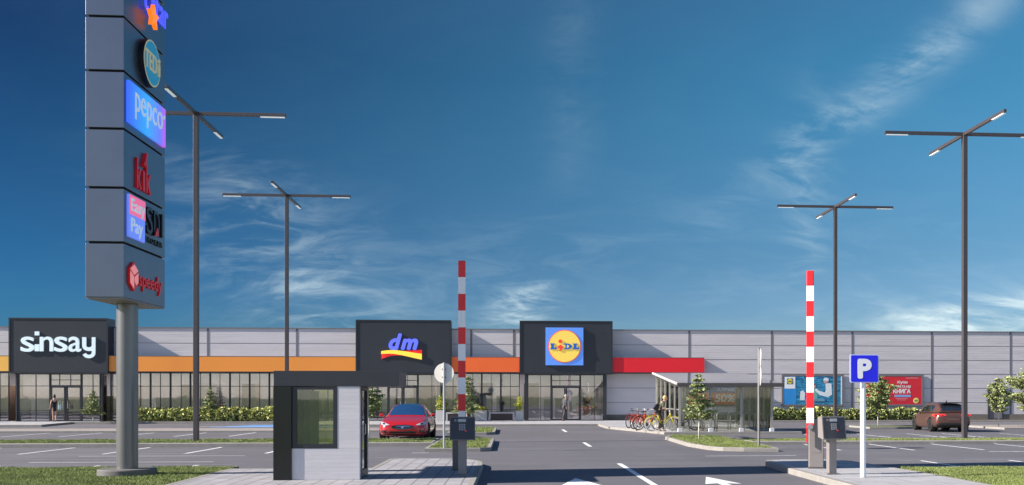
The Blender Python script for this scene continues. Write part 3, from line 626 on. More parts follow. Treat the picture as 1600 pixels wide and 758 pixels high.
# ------------------------------------------------------------------ sign pylon
pyl = thing('sign_pylon', (-7.835, 21.0, .10), 'tall grey totem of stacked panels carrying store logos on a round grey column', 'sign')
MB().lathe([(.57, 0), (.59, .02), (.59, .13), (.57, .15), (0.02, .15)], 48).obj('base', mat('base_concrete', (.13, .125, .12), .7, var=.2, vscale=3, bump=.3), pyl, 40)
MB().cyl((0, 0, .15), (0, 0, 3.8), .215, n=48).obj('pole', POLEG, pyl, 40)
PZ = [3.73 - .05, 4.855 - .05, 5.965 - .05, 7.16 - .05, 8.33 - .05, 9.43 - .05, 10.58 - .05, 11.7, 12.85]
HW, HY = .378, 1.19
mb = MB(); mb.box(-HW + .05, HW - .05, -HY + .05, HY - .05, PZ[0] + .05, PZ[-1] - .02); mb.obj('core', mat('core_black', (.004, .005, .008), .8), pyl)
pan = []; pyl.scale = (.957,) * 3
for a, b in zip(PZ, PZ[1:]):
    mb = MB(); mb.box(-HW, HW, -HY, HY, a + .022, b - .022, bev=.008)
    pan.append(mb.obj('panel', PYL, pyl))
MB().box(-HW + .01, HW - .01, -HY + .01, HY - .01, PZ[0] - .012, PZ[0] + .02).obj('soffit', mat('soffit_grey', (.22, .2, .18), .5, var=.05), pyl)
# logos on the side that faces the drive; local u = Y - 22.0, v = z - .05
SD = lambda d: Matrix.Translation((HW + d, 0, 0)) @ SIDE
PRED = mat('sign_red', (.60, .008, .015), .35, emit=.06); 
mb = MB(); hx = lambda c0, c1, r_, k: [(c0 + r_ * k * math.cos(R(60 * i + 30)), c1 + r_ * math.sin(R(60 * i + 30))) for i in range(6)]
hexo = hx(-.77, 4.17, .30, .88)
mb.prism(hexo, 0, .045, SD(0)); o = mb.obj('emblem', PRED, pan[0])
PNK = mat('sign_pink_face', (.80, .25, .24), .4, emit=.25)
c0, c1 = -.77, 4.17; kq = .83
for poly in ([(c0 - .25, c1 + .17), (c0, c1 + .30), (c0 + .25, c1 + .17), (c0, c1 + .04)], [(c0 - .26, c1 + .11), (c0 - .03, c1 - .01), (c0 - .03, c1 - .30), (c0 - .26, c1 - .17)], [(c0 + .26, c1 + .11), (c0 + .03, c1 - .01), (c0 + .03, c1 - .12), (c0 + .15, c1 - .2), (c0 + .26, c1 - .13)]):
    MB().prism([(c0 + (x_ - c0) * kq, c1 + (z_ - c1) * kq) for x_, z_ in poly], .0, .015, SD(.04)).obj('emblem_face', PNK, o)
text('lettering', 'speedy', -.43, .93, 3.92, 4.33, .03, SD(0), PRED, pan[0], bold=.012)
eb = MB().box(HW, HW + .06, -1.08, -.18, 4.95, 5.83, bev=.02).obj('logo_box', mat('sign_blue_lit', (.12, .2, .72), .3, emit=.35), pan[1])
MB().box(HW + .061, HW + .067, -1.07, -.19, 5.42, 5.82).obj('logo_field', mat('sign_pink_lit', (.75, .12, .25), .3, emit=.35), eb)
text('lettering', 'Easy', -1.0, -.22, 5.42, 5.76, .008, SD(.068), SW, eb, bold=.02); text('lettering', 'Pay', -1.0, -.36, 4.98, 5.36, .008, SD(.068), SW, eb, bold=.02)
SBK = mat('sign_black', (.008, .008, .01), .35)
text('lettering', 'S', -.06, .30, 5.2, 5.78, .05, SD(0), SBK, pan[1], bold=.0); text('lettering', 'D', .38, .72, 5.22, 5.76, .05, SD(0), SBK, pan[1], bold=-.005); text('lettering', 'I', .86, .93, 5.24, 5.76, .05, SD(0), SBK, pan[1])
MB().prism([(.38, 5.2), (.52, 5.4), (.6, 5.22)], .0, .02, SD(.055)).obj('emblem_face', PRED, pan[1])
text('lettering', 'BROKER', -.12, .94, 5.02, 5.13, .04, SD(0), SBK, pan[1], bold=.03, spacing=1.3)
for s_, a, b, c, d in (('k', -.60, -.34, 6.05, 6.68), ('i', -.26, -.15, 6.05, 6.48), ('k', -.07, .22, 6.05, 6.68)):
    text('letter', s_ if s_ != 'i' else 'ı', a, b, c, d, .045, SD(0), PRED, pan[2], bold=.012)
MB().prism([(-.28, 6.62), (-.20, 6.56), (-.03, 6.88), (-.12, 6.88), (-.20, 6.68)], 0, .07, SD(0)).obj('accent', PRED, pan[2])
PEP = bpy.data.materials.new('blue_magenta_lightbox'); PEP.use_nodes = True; _t = PEP.node_tree; _b = _t.nodes['Principled BSDF']
_c = _t.nodes.new('ShaderNodeTexCoord'); _s = _t.nodes.new('ShaderNodeSeparateXYZ'); _r = _t.nodes.new('ShaderNodeMapRange'); _r.inputs[1].default_value = -1.1; _r.inputs[2].default_value = 1.1
_k = _t.nodes.new('ShaderNodeValToRGB'); _k.color_ramp.elements[0].color = (.04, .13, .75, 1); _k.color_ramp.elements[1].color = (.50, .06, .60, 1); _e = _k.color_ramp.elements.new(.45); _e.color = (.03, .30, .80, 1); _e = _k.color_ramp.elements.new(.8); _e.color = (.12, .16, .72, 1)
_t.links.new(_c.outputs['Object'], _s.inputs[0]); _t.links.new(_s.outputs[1], _r.inputs[0]); _t.links.new(_r.outputs[0], _k.inputs[0]); _t.links.new(_k.outputs[0], _b.inputs['Base Color']); _t.links.new(_k.outputs[0], _b.inputs['Emission Color']); _b.inputs['Emission Strength'].default_value = .45
pb = MB().box(HW, HW + .08, -1.10, 1.02, 7.28, 8.14, bev=.015).obj('logo_box', PEP, pan[3])
text('lettering', 'pepco', -.82, .80, 7.42, 7.98, .012, SD(.082), SW, pb, bold=.0)
mb = MB(); mb.prism(disc(.90, 7.93, .045, 16), 0, .01, SD(.082)); mb.obj('mark', SW, pb)
GOLD = mat('sign_pale_gold', (.55, .50, .30), .4, emit=.12); TEAL = mat('sign_teal', (.02, .26, .42), .4, emit=.15)
rt = MB(); rt.prism(disc(.05, 8.85, .50, 56), 0, .12, SD(0)); ro = rt.obj('logo_disc', SBK, pan[4])
rt = MB(); rt.prism(disc(.05, 8.85, .49, 56), .12, .125, SD(0)); rt.obj('logo_rim', GOLD, ro)
rt = MB(); rt.prism(disc(.05, 8.85, .455, 56), .125, .13, SD(0)); rt.obj('logo_field', TEAL, ro)
text('lettering', 'TED', -.40, .28, 8.67, 9.05, .02, SD(.13), GOLD, ro, bold=.006); text('lettering', 'i', .34, .42, 8.67, 9.05, .04, SD(.13), GOLD, ro, bold=.02)
STB = mat('sign_blue_letters', (.05, .06, .80), .35, emit=.7)
text('lettering', 't star', -.26, 1.18, 9.95, 10.42, .03, SD(.05), STB, pan[5], bold=.004)
star = [(0.02 + (.27 if i % 2 == 0 else .115) * math.cos(R(90 + 36 * i)), 9.84 + (.27 if i % 2 == 0 else .115) * math.sin(R(90 + 36 * i))) for i in range(10)]
mb = MB(); mb.prism(star, 0, .09, SD(.1)); mb.obj('emblem', mat('sign_orange', (.85, .18, .01), .35, emit=.5), pan[5])

# ------------------------------------------------------------------ ticket booth
kx0, kx1, ky, kz = -4.52, -2.90, 19.38, .12
kio = thing('ticket_booth', (kx0, ky, kz), 'small light grey ticket booth in a thick black frame with one square window', 'booth')
KW, KD, KH, BZ = kx1 - kx0, 1.18, 2.09, 1.79
PLQ = DARKB
MB().box(0, .34, -.034, KD, 0, BZ).obj('side_column', DARKB, kio)
MB().box(0, 2.36, -.012, 1.45, BZ + .003, KH, bev=.006).obj('canopy', ANTH, kio)
w0, w1, wz0, wz1 = .35, 1.20, .60, 1.78
mb = MB(); mb.box(.342, KW, 0, .08, 0, wz0 - .002); mb.box(w1, KW, 0, .08, wz0, BZ); mb.box(.342, KW, KD - .08, KD, 0, .55); mb.box(.342, .5, KD - .08, KD, .55, BZ); mb.box(1.3, KW, KD - .08, KD, .55, BZ)
mb.box(KW - .08, KW, .0805, .2, 0, BZ); mb.box(KW - .08, KW, 1.0, KD - .0805, 0, BZ); mb.obj('wall', KWALL, kio)
f = MB(); fw = .08
f.box(w0, w0 + fw, -.004, .1, wz0, wz1); f.box(w1 - fw, w1, -.004, .1, wz0, wz1); f.box(w0 + fw, w1 - fw, -.004, .1, wz0, wz0 + fw); f.box(w0 + fw, w1 - fw, -.004, .1, wz1 - .05, wz1)
fo = f.obj('window', ANTH2, kio); MB().box(w0 + .02, w1 - .02, .03, .04, wz0 + .02, wz1 - .02).obj('pane', KGLASS, fo)
f = MB(); f.box(.5, .54, KD - .07, KD - .01, .55, BZ); f.box(1.26, 1.3, KD - .07, KD - .01, .55, BZ); f.box(.54, 1.26, KD - .07, KD - .01, .55, .6); fo = f.obj('window', ANTH2, kio)
MB().box(.52, 1.28, KD - .05, KD - .04, .56, BZ).obj('pane', KGLASS, fo)
MB().box(.56, .70, .55, .8, .0, 1.7).obj('inner_post', mat('olive_panel', (.20, .21, .10), .6, var=.1), kio)
d = MB(); d.box(KW - .06, KW + .012, .21, .27, .02, BZ - .01); d.box(KW - .06, KW + .012, .93, .99, .02, BZ - .01); d.box(KW - .06, KW + .012, .27, .93, BZ - .08, BZ - .01); d.box(KW - .06, KW + .012, .27, .93, .02, .16)
do = d.obj('door', ANTH2, kio); MB().box(KW - .03, KW - .02, .26, .94, .15, BZ - .07).obj('pane', glassmat('door_glass', (.25, .27, .3), .3), do)
MB().tube([(KW + .015, .35, .85), (KW + .06, .35, .87), (KW + .06, .35, 1.05), (KW + .015, .35, 1.07)], .012).obj('handle', ALU, do)
MB().box(.35, KW - .08, .08, KD - .08, 0, .03).obj('floor', IF_, kio)

# ------------------------------------------------------------------ barriers, terminals
DGREY = mat('powder_coat_grey', (.13, .125, .125), .45, .2, var=.08, vscale=1.5); LGREY = mat('powder_coat_warm_grey', (.26, .235, .225), .45, .2, var=.06, vscale=1.5)
def barrier(loc, w_, m, bx, label, bz, n, seg, ztop, rz=0):
    t = thing('boom_barrier', loc, label, 'barrier', rz, group='parking barriers')
    MB().box(0, w_, 0, .36, .02, 1.08, bev=.015).obj('cabinet', m, t); MB().box(-.02, w_ + .02, -.02, .38, 0, .02).obj('base_plate', DGREY, t)
    MB().box(w_ * .2, w_ * .8, -.006, -.001, .35, .8).obj('hatch', m, t)
    z = bz; boom = MB().box(bx - .06, bx + .06, -.115, -.065, bz + .01, ztop - .03).obj('boom', WHITE, t)
    for i in range(n):
        red = (n - 1 - i) % 2 == 0; z1 = ztop - (n - 1 - i) * seg; MB().box(bx - .078, bx + .078, -.13, -.05, z, z1 - .001, bev=.02 if i == n - 1 else 0.0).obj('red_band' if red else 'white_band', RED if red else WHITE, boom); z = z1
    MB().cyl((bx, -.17, .93), (bx, .01, .93), .06, n=20).obj('pivot', ALU, t)
    MB().box(bx - .085, bx - .055, -.12, -.08, .58, bz - .001).obj('counterweight_rod', RED, t)
    return t
barrier((-1.26, 21.64, .12), .29, DGREY, .21, 'raised red and white boom rising from a dark grey cabinet beside the booth island', .93, 10, .360, 4.53)
barrier((6.62, 21.66, .12), .32, LGREY, .02, 'raised red and white boom rising from a warm grey cabinet beside the parking sign', .93, 11, .338, 4.39, R(-13))
def terminal(loc, label, m, m2, rz, tilt):
    t = thing('payment_terminal', loc, label, 'terminal', rz, group='payment terminals')
    MB().box(-.085, .085, 0, .14, .02, .78, bev=.01).obj('post', m, t); MB().box(-.14, .14, -.04, .18, 0, .02).obj('base_plate', m, t)
    h = MB(); h.prism([(-.10, .72), (.16, .76), (.18, 1.17), (-.02, 1.19)], -.255, .255, Matrix(((0, 0, 1, 0), (1, 0, 0, 0), (0, 1, 0, 0), (0, 0, 0, 1)))); ho = h.obj('head', m2, t)
    # sloping face: from (-.10,.72) to (-.02,1.19)
    T = Matrix.Translation((0, -.10, .72)) @ Matrix.Rotation(-math.atan2(.08, .47), 4, 'X') @ FX
    T2 = lambda d: T @ Matrix.Translation((0, 0, d))
    MB().prism(rect(-.235, .235, .02, .455), .001, .006, T2(0)).obj('face_plate', mat('face_black', (.03, .032, .04), .3, var=.1), ho)
    MB().prism(rect(-.09, .07, .37, .43), .001, .006, T2(.006)).obj('screen', mat('lcd_grey', (.35, .38, .40), .25), ho)
    kp = MB()
    for i in range(3):
        for j in range(4): kp.prism(rect(-.07 + i * .045, -.035 + i * .045, .20 + j * .035, .225 + j * .035), .001, .008, T2(.006))
    kp.obj('keypad', mat('key_grey', (.25, .26, .28), .4), ho)
    MB().prism(rect(.05, .09, .17, .20), .001, .008, T2(.006)).obj('button', RED, ho); MB().prism(rect(-.16, -.12, .38, .42), .001, .006, T2(.006)).obj('reader', LGREY, ho)
    return t
terminal((-.97, 20.15, .12), 'grey payment terminal with keypad standing in front of the left barrier', mat('terminal_grey', (.20, .20, .21), .4, .3, var=.05), DGREY, R(2), 0)
terminal((6.6, 19.95, .12), 'payment terminal with dark tilted face standing between right barrier and parking sign', LGREY, LGREY, R(7), 0)

# ------------------------------------------------------------------ road signs
ps = thing('parking_sign', (6.98, 19.25, .12), 'square blue parking sign with a white letter P on a white pole', 'sign')
MB().cyl((0, 0, 0), (0, 0, 2.2), .055, n=24).obj('pole', mat('white_gloss_pole', (.82, .83, .85), .3, var=.02), ps, 40)
def rrect(x0, x1, z0, z1, r_): return ARC(x1 - r_, z0 + r_, r_, -90, 0, 4) + ARC(x1 - r_, z1 - r_, r_, 0, 90, 4) + ARC(x0 + r_, z1 - r_, r_, 90, 180, 4) + ARC(x0 + r_, z0 + r_, r_, 180, 270, 4)
MB().prism(rrect(-.29, .29, 1.87, 2.43, .03), 0, .02, Matrix.Translation((0, -.06, 0)) @ FX).obj('panel', mat('sign_edge', (.55, .6, .85), .4), ps)
MB().prism(rrect(-.272, .272, 1.888, 2.412, .025), 0, .004, Matrix.Translation((0, -.08, 0)) @ FX).obj('blue_field', mat('sign_deep_blue', (.012, .012, .60), .35, emit=.12), ps)
text('letter', 'P', -.14, .145, 1.95, 2.345, .004, Matrix.Translation((0, -.085, 0)) @ FX, WHITE, ps, bold=.05)
rs = thing('round_road_sign', (-2.08, 31.3, .11), 'round road sign seen from its grey back on a thin pole on the grass', 'sign')
MB().cyl((0, 0, 0), (0, 0, 2.68), .035, n=16).obj('pole', ALU, rs, 40)
MB().lathe([(.29, 0), (.31, .005), (.31, .02), (.02, .022)], 40, Matrix.Translation((0, .05, 2.35)) @ Matrix.Rotation(R(-7), 4, 'Z') @ FX).obj('disc', mat('sign_back_grey', (.78, .75, .68), .5, .0, var=.06), rs, 40)
for zc in (2.45, 2.2): MB().box(-.06, .06, .0, .045, zc, zc + .04).obj('clamp', STEEL, rs)
es = thing('double_road_sign', (8.03, 31.7, .11), 'grey pole with two round signs seen edge-on, one above the other, by the shelter', 'sign')
MB().cyl((0, 0, 0), (0, 0, 3.2), .04, n=16).obj('pole', mat('galvanised_pole', (.24, .23, .22), .5, .4, var=.1), es, 40)
for z in (2.87, 2.27):
    o = MB().lathe([(.28, 0), (.30, .005), (.30, .02), (.02, .024)], 36, Matrix.Translation((.06, 0, z)) @ Matrix.Rotation(R(-9), 4, 'Z') @ Matrix.Rotation(R(-90), 4, 'Y')).obj('disc', WHITE, es, 40)
    MB().box(.02, .07, -.03, .03, z - .02, z + .02).obj('clamp', STEEL, es)

# ------------------------------------------------------------------ street lamps
LAMPW = mat('lamp_diffuser', (.78, .84, .84), .3, emit=.15)
def make_lamp():
    t = thing('street_lamp', (0, 0, 0), 'x', 'street lamp', R(0), 'four-armed parking lot lamps')
    MB().box(-.088, .088, -.088, .088, .0, 11.79, bev=.015).obj('pole', STEEL, t); MB().box(-.2, .2, -.2, .2, 0, .03).obj('base_plate', STEEL, t)
    for k in range(4):
        M = Matrix.Rotation(R(90 * k), 4, 'Z')
        a = MB(); a.box(.09, 3.15, -.055, .055, 11.66, 11.785, M, .008); ao = a.obj('arm', STEEL, t)
        p = MB(); p.box(2.25, 3.1, -.05, .05, 11.635, 11.659, M); p.obj('light_panel', LAMPW, ao)
    return t
lamps = [(-11.2, 36.4, 'tall four-armed lamp nearest the sign pylon, left of the booth'), (-11.2, 50.8, 'farther four-armed lamp on the left, rising just behind the ticket booth'),
         (17.42, 37.0, 'tall four-armed lamp near the brown hatchback at far right'), (17.2, 51.6, 'farther four-armed lamp on the right, seen beside the right barrier boom')]
l0 = make_lamp()
for i, (x, y, lb) in enumerate(lamps):
    o = l0 if i == 0 else dup(l0); o.location = (x, y, .11); o['label'] = lb

# ------------------------------------------------------------------ bike shelter
sh = thing('bike_shelter', (7.75, 45.15, .12), 'glass walled bicycle shelter with a sloping glass roof and thin posts', 'shelter')
SWD, SDP, ZF, ZB = 4.55, 7.2, 2.18, 2.8
fr_ = mat('shelter_frame', (.40, .39, .35), .4, .5, var=.06); dk = mat('shelter_beam_dark', (.10, .09, .085), .5, .3, var=.05); foot = mat('light_foot', (.6, .6, .62), .6, var=.05)
for Y_, zt in ((0, ZF), (SDP, ZB)):
    for i in range(4):
        X_ = i * 1.43; p = MB().box(X_ - .05, X_ + .05, Y_ - .05, Y_ + .05, 0, zt).obj('post', fr_, sh); MB().box(X_ - .10, X_ + .10, Y_ - .1, Y_ + .1, 0, .16, bev=.01).obj('foot', foot, p)
for j in range(1, 5):
    for X_ in (0, 4.29):
        yy = j * SDP / 5; MB().box(X_ - .035, X_ + .035, yy - .035, yy + .035, 0, ZF + (ZB - ZF) * j / 5).obj('post', fr_, sh)
for i in range(3):
    if i < 3: MB().box(i * 1.43 + .06, (i + 1) * 1.43 - .06, .0, .012, .12, ZF - .1).obj('glass_panel', SGLASS, sh)
    MB().box(i * 1.43 + .06, (i + 1) * 1.43 - .06, SDP, SDP + .012, .12, ZB - .1).obj('glass_panel', SGLASS, sh)
for j in range(5):
    for X_ in (0, 4.29): MB().box(X_ - .006, X_ + .006, j * SDP / 5 + .06, (j + 1) * SDP / 5 - .06, .12, ZF - .1 + (ZB - ZF) * j / 5).obj('glass_panel', SGLASS, sh)
slope = lambda y: ZF + (ZB - ZF) * y / SDP
me = bpy.data.meshes.new('roof'); x0, x1, y0, y1 = -.15, 4.75, -.35, SDP + .3; V = []
for dz in (0.03, .07): V += [(x0, y0, slope(y0) + dz), (x1, y0, slope(y0) + dz), (x1, y1, slope(y1) + dz), (x0, y1, slope(y1) + dz)]
me.from_pydata(V, [], [(3, 2, 1, 0), (4, 5, 6, 7), (0, 1, 5, 4), (1, 2, 6, 5), (2, 3, 7, 6), (3, 0, 4, 7)]); link('roof', me, mat('glossy_roof_sheet', (.06, .055, .06), .06, .0, spec=1.0, coat=1.0), sh)
mb = MB(); mb.box(x0 - .03, x1 + .03, y0 - .05, y0 - .002, slope(y0) - .09, slope(y0) + .09); mb.box(0, 4.29, -.04, .04, ZF - .08, ZF + .0); mb.obj('front_beam', dk, sh)
mb = MB(); mb.tube([(x0 - .02, y0, slope(y0) + .04), (x0 - .02, y1, slope(y1) + .04)], .06, 6); mb.obj('edge_beam', mat('edge_light', (.55, .5, .47), .5, var=.05), sh)
MB().box(x1 + .003, x1 + .05, y0, y1, slope(y0), slope(y0) + .1).obj('gutter', dk, sh)
mb = MB(); mb.box(-.02, .02, .1, SDP - .1, 1.0, 1.04); mb.obj('rail', fr_, sh)
# inverted-U racks
def make_rack():
    t = thing('bike_rack', (0, 0, 0), 'x', 'bike rack', 0, 'steel bike racks under the shelter roof')
    pts = [(0, 0, 0), (0, 0, .72)] + [(.0, .08 - .08 * math.cos(R(a)), .72 + .08 * math.sin(R(a))) for a in (30, 60, 90)] + [(0, .62, .8)] + [(0, .62 + .08 * math.sin(R(a)), .72 + .08 * math.cos(R(a))) for a in (30, 60, 90)] + [(0, .70, 0)]
    MB().tube(pts, .024, 8).obj('hoop', ALU, t, True); MB().box(-.05, .05, -.05, .05, 0, .012).box(-.05, .05, .65, .75, 0, .012).obj('flange', ALU, t)
    return t
rk = make_rack(); k = 0
ordn = ['first', 'second', 'third', 'fourth', 'fifth', 'sixth']
for row, Y_ in enumerate((46.6, 49.6)):
    for i in range(6):
        o = rk if k == 0 else dup(rk); k += 1
        o.location = (8.45 + i * .66, Y_, .12); o.rotation_euler = (0, 0, R(-62)); o['label'] = f"steel hoop rack, {ordn[i]} from the left in the {'front' if row == 0 else 'rear'} row under the shelter"

# ------------------------------------------------------------------ planters, benches
PLC = mat('planter_concrete', (.50, .49, .48), .7, var=.08, vscale=3); WOODD = mat('bench_dark_wood', (.07, .045, .04), .6, var=.2, vscale=4)
LFY = [mat('leaf_yellow', (.50, .46, .04), .7, var=.3, vscale=3), mat('leaf_lime', (.20, .27, .04), .7, var=.3)]
for (a, b, hgt, ph, lb, fl) in ((-4.98, -4.40, .72, 1.0, 'square concrete planter with a tall yellow shrub behind the round sign', 0), (-2.48, -1.58, .70, .28, 'wide low concrete planter with small yellow flowers between the benches', 0),
                            (.36, .84, .68, .95, 'square concrete planter with a tall yellow shrub left of the glass entrance', 0)):
    t = thing('planter', ((a + b) / 2, 67.0, .12), lb, 'planter', group='planters by the glazing'); w2 = (b - a) / 2
    mb = MB(); mb.box(-w2, w2, -.3, .3, 0, hgt - .1, bev=.01); mb.box(-w2, w2, -.3, -.24, hgt - .1, hgt); mb.box(-w2, w2, .24, .3, hgt - .1, hgt); mb.box(-w2, -w2 + .06, -.24, .24, hgt - .1, hgt); mb.box(w2 - .06, w2, -.24, .24, hgt - .1, hgt); mb.obj('box', PLC, t)
    n = 500 if ph > .5 else 260; q = RNG.normal(size=(n, 3)) * np.array([w2 * .42, .12, ph * .26]) + np.array([0, 0, hgt + ph * .42]); q = q[q[:, 2] > hgt - .05]
    leaves('shrub', q, .06, LFY, t)
for xa, xb, lb in ((-4.30, -2.56, 'bench with pale frame and dark front behind the left boom and terminal'), (-1.45, .24, 'bench with pale frame and dark front between the flower planter and the glass entrance')):
    t = thing('bench', ((xa + xb) / 2, 66.9, .12), lb, 'bench', group='benches by the glazing'); w2 = (xb - xa) / 2 * (1.0)
    MB().box(-w2, -w2 + .1, -.25, .25, 0, .5).box(w2 - .1, w2, -.25, .25, 0, .5).box(-w2, w2, -.26, .26, .5, .58).obj('frame', PLC, t)
    MB().box(-w2 + .12, w2 - .12, -.2, .2, .05, .46).obj('front_panel', WOODD, t)
# low block at the far left entrance
t = thing('planter', (-33.3, 66.2, .12), 'low empty grey concrete block left of the first entrance', 'planter', group='planters by the glazing')
MB().box(-.38, .38, -.3, .3, 0, .5, bev=.01).obj('box', mat('block_concrete', (.33, .32, .33), .8, var=.1), t); MB().box(-.3, .3, -.22, .22, .5, .505).obj('soil', MATS['soil'], t)

# ------------------------------------------------------------------ trees and hedges
LF = [mat('leaf_a', (.19, .23, .075), .6, var=.3, vscale=3), mat('leaf_b', (.32, .36, .13), .6, var=.3, vscale=3), mat('leaf_c', (.09, .125, .04), .6, var=.3, vscale=3)]
LFP = [mat('leaf_pale_a', (.28, .32, .12), .6, var=.3, vscale=3), mat('leaf_pale_b', (.15, .19, .07), .6, var=.3, vscale=3), mat('leaf_pale_c', (.38, .40, .17), .6, var=.2, vscale=3)]
for m_ in LF + LFP + LFY + [BLADE1, BLADE2, BLADE3]: m_.node_tree.nodes['Principled BSDF'].inputs['Transmission Weight'].default_value = 0
BARK = mat('pale_bark', (.62, .59, .52), .8, var=.2, vscale=6); TWIG = mat('twig', (.16, .12, .08), .8, var=.2)
def tree(loc, H, hc, rad, label, mats, n=4200, seed=1, cone=1.0, leaf=.045, group='young trees of the car park'):
    rr = random.Random(seed); t = thing('young_tree', loc, label, 'tree', rr.uniform(0, 6), group)
    tk = MB(); tk.tube([(0, 0, -.02), (.01, .0, hc * .5), (-.01, .01, hc), (.01, 0, hc + (H - hc) * .5), (0, 0, H * .98)], [.026, .022, .02, .014, .006], 8); to = tk.obj('trunk', BARK, t, True)
    lim = MB(); pts = []; tiers = 9; pr = []
    for i in range(tiers):
        f = i / (tiers - 1); z = hc + (H - hc) * (.02 + .93 * f); rl = rad * ((1 - f) ** .8 * .95 + .12) if cone > .5 else rad * math.sin(math.pi * (.18 + .75 * f))
        nb = rr.randint(5, 7)
        for j in range(nb):
            a = 6.28 * (j + rr.random() * .7) / nb + i; L_ = rl * rr.uniform(.55, 1.15); zt = z + L_ * rr.uniform(.0, .35)
            e = (math.cos(a) * L_, math.sin(a) * L_, zt); lim.tube([(0, 0, z), (e[0] * .5, e[1] * .5, (z + zt) / 2 + .02), e], [.008, .006, .003], 4); pr.append(((0, 0, z), e, L_))
    lim.obj('limbs', TWIG, t)
    tot = sum(p[2] for p in pr)
    for a, b, L_ in pr:
        k = max(6, int(n * L_ / tot)); s = RNG.beta(1.6, 1.1, k)[:, None] * .95 + .1; q = np.array(a) * (1 - s) + np.array(b) * s
        q = q + RNG.normal(size=(k, 3)) * np.array([.055, .055, .028]) * (rad / .6); pts.append(q)
    leaves('crown', np.vstack(pts), leaf, mats, t, flat=.45)
    return t
tree((-5.15, 36.6, .11), 2.15, .88, .50, 'young tree in the grass strip left of the red car', LF + LFP[:1], seed=2, n=3600, cone=0)
tree((7.02, 36.7, .11), 2.48, .80, .58, 'young conical tree on the grass island in front of the bike shelter', LF + LFP[:1], seed=5, n=3800, leaf=.045)
tree((-2.9, 66.2, .12), 2.95, .55, .82, 'conical young tree growing by the shop glass behind the left boom', LFP + LF[:1], seed=8, n=5200, leaf=.07)
tree((20.55, 54.3, .1), 2.75, .80, 1.0, 'broad young tree directly behind the parking sign', LFP + LF, seed=11, n=8000, cone=0, leaf=.065)
tree((26.9, 53.0, .1), 2.62, .82, .72, 'slim young tree in front of the service door right of the brown car', LFP + LF[:2], seed=14, n=5200, cone=0, leaf=.065)
tree((29.35, 54.0, .1), 3.25, .85, 1.45, 'large young tree cut by the right edge of the picture', LFP + LF[:2], seed=17, n=8500, cone=0, leaf=.07)
tree((-26.6, 65.6, .12), 2.0, .5, .62, 'small pale tree beside the first entrance, left of the pylon column', LFP, seed=20, n=2600, leaf=.07)
tree((-19.9, 67.6, .12), 2.3, .5, .5, 'small dark tree in the hedge behind the nearest left lamp', LF, seed=23, n=2600, leaf=.07)
HG = [mat('hedge_yellow_leaf', (.62, .62, .20), .6, var=.3, vscale=2), mat('hedge_mid_leaf', (.32, .36, .10), .6, var=.3, vscale=2), mat('hedge_dark_leaf', (.09, .12, .035), .6, var=.3, vscale=2)]
def hedge(x0, x1, y, h, label, n, mats, dark):
    t = thing('hedge', ((x0 + x1) / 2, y, .12), label, 'hedge', group='hedges at the foot of the facade'); nb = int((x1 - x0) / .42); P = []
    for i in range(nb):
        cx = x0 - (x0 + x1) / 2 + (i + .5) * (x1 - x0) / nb + random.uniform(-.1, .1); hh = h * random.uniform(.78, 1.08); k = n // nb
        th = RNG.uniform(0, 6.28, k); rr_ = RNG.uniform(0, 1, k) ** .5; zz_ = RNG.uniform(.03, 1, k); sp = .30 * (.6 + .6 * np.sin(np.pi * (zz_ * .8 + .1)))
        P.append(np.c_[cx + np.cos(th) * rr_ * sp, np.sin(th) * rr_ * sp, zz_ * hh])
    leaves('foliage', np.vstack(P), .085, mats, t, flat=.6, aspect=2.4, up=.55)
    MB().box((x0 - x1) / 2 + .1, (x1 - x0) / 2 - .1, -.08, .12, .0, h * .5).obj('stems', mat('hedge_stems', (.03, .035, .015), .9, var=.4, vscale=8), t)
hedge(-25.5, -15.0, 67.3, .92, 'long yellow-green hedge under the shop glazing at left', 11000, HG[:2] + HG[:1] + HG[2:], 0)
hedge(17.2, 29.6, 67.5, .86, 'long green hedge under the wall billboards at right', 12000, HG + [LF[0]] + HG[2:], 1)

# ------------------------------------------------------------------ cars
def wheel(par, x, y, r, side, name='wheel'):
    t = MB(); M = Matrix.Translation((x, y, r)) @ Matrix.Rotation(R(90), 4, 'Y')
    t.lathe([(r * .66, -.105), (r * .94, -.11), (r, -.085), (r, .085), (r * .94, .11), (r * .66, .105)], 32, M); wo = t.obj(name, BLACK, par, 40)
    m_ = MB(); s = side; off = s * .085
    for k in range(5):
        a = R(72 * k); c, sn = math.cos(a), math.sin(a); pr = [(-.03, .05), (.03, .05), (.05, r * .62), (-.05, r * .62)]
        m_.prism([(px * c - py * sn, px * sn + py * c) for px, py in pr], off - .015, off + .015, M)
    m_.lathe([(r * .60, off - .02), (r * .655, off - .02), (r * .67, off + .02), (r * .61, off + .02)], 32, M); m_.lathe([(.06, off - .02), (.06, off + .022), (.01, off + .025)], 16, M)
    m_.obj('rim', ALU if par.get('rim') is None else MATS['rim_dark'], wo)
    d_ = MB(); d_.cyl((x + off - s * .06, y, r), (x + off - s * .03, y, r), r * .63, n=28); d_.obj('brake_disc', mat('brake_dark', (.03, .03, .03), .6), wo)
mat('rim_dark', (.32, .32, .34), .3, .8)
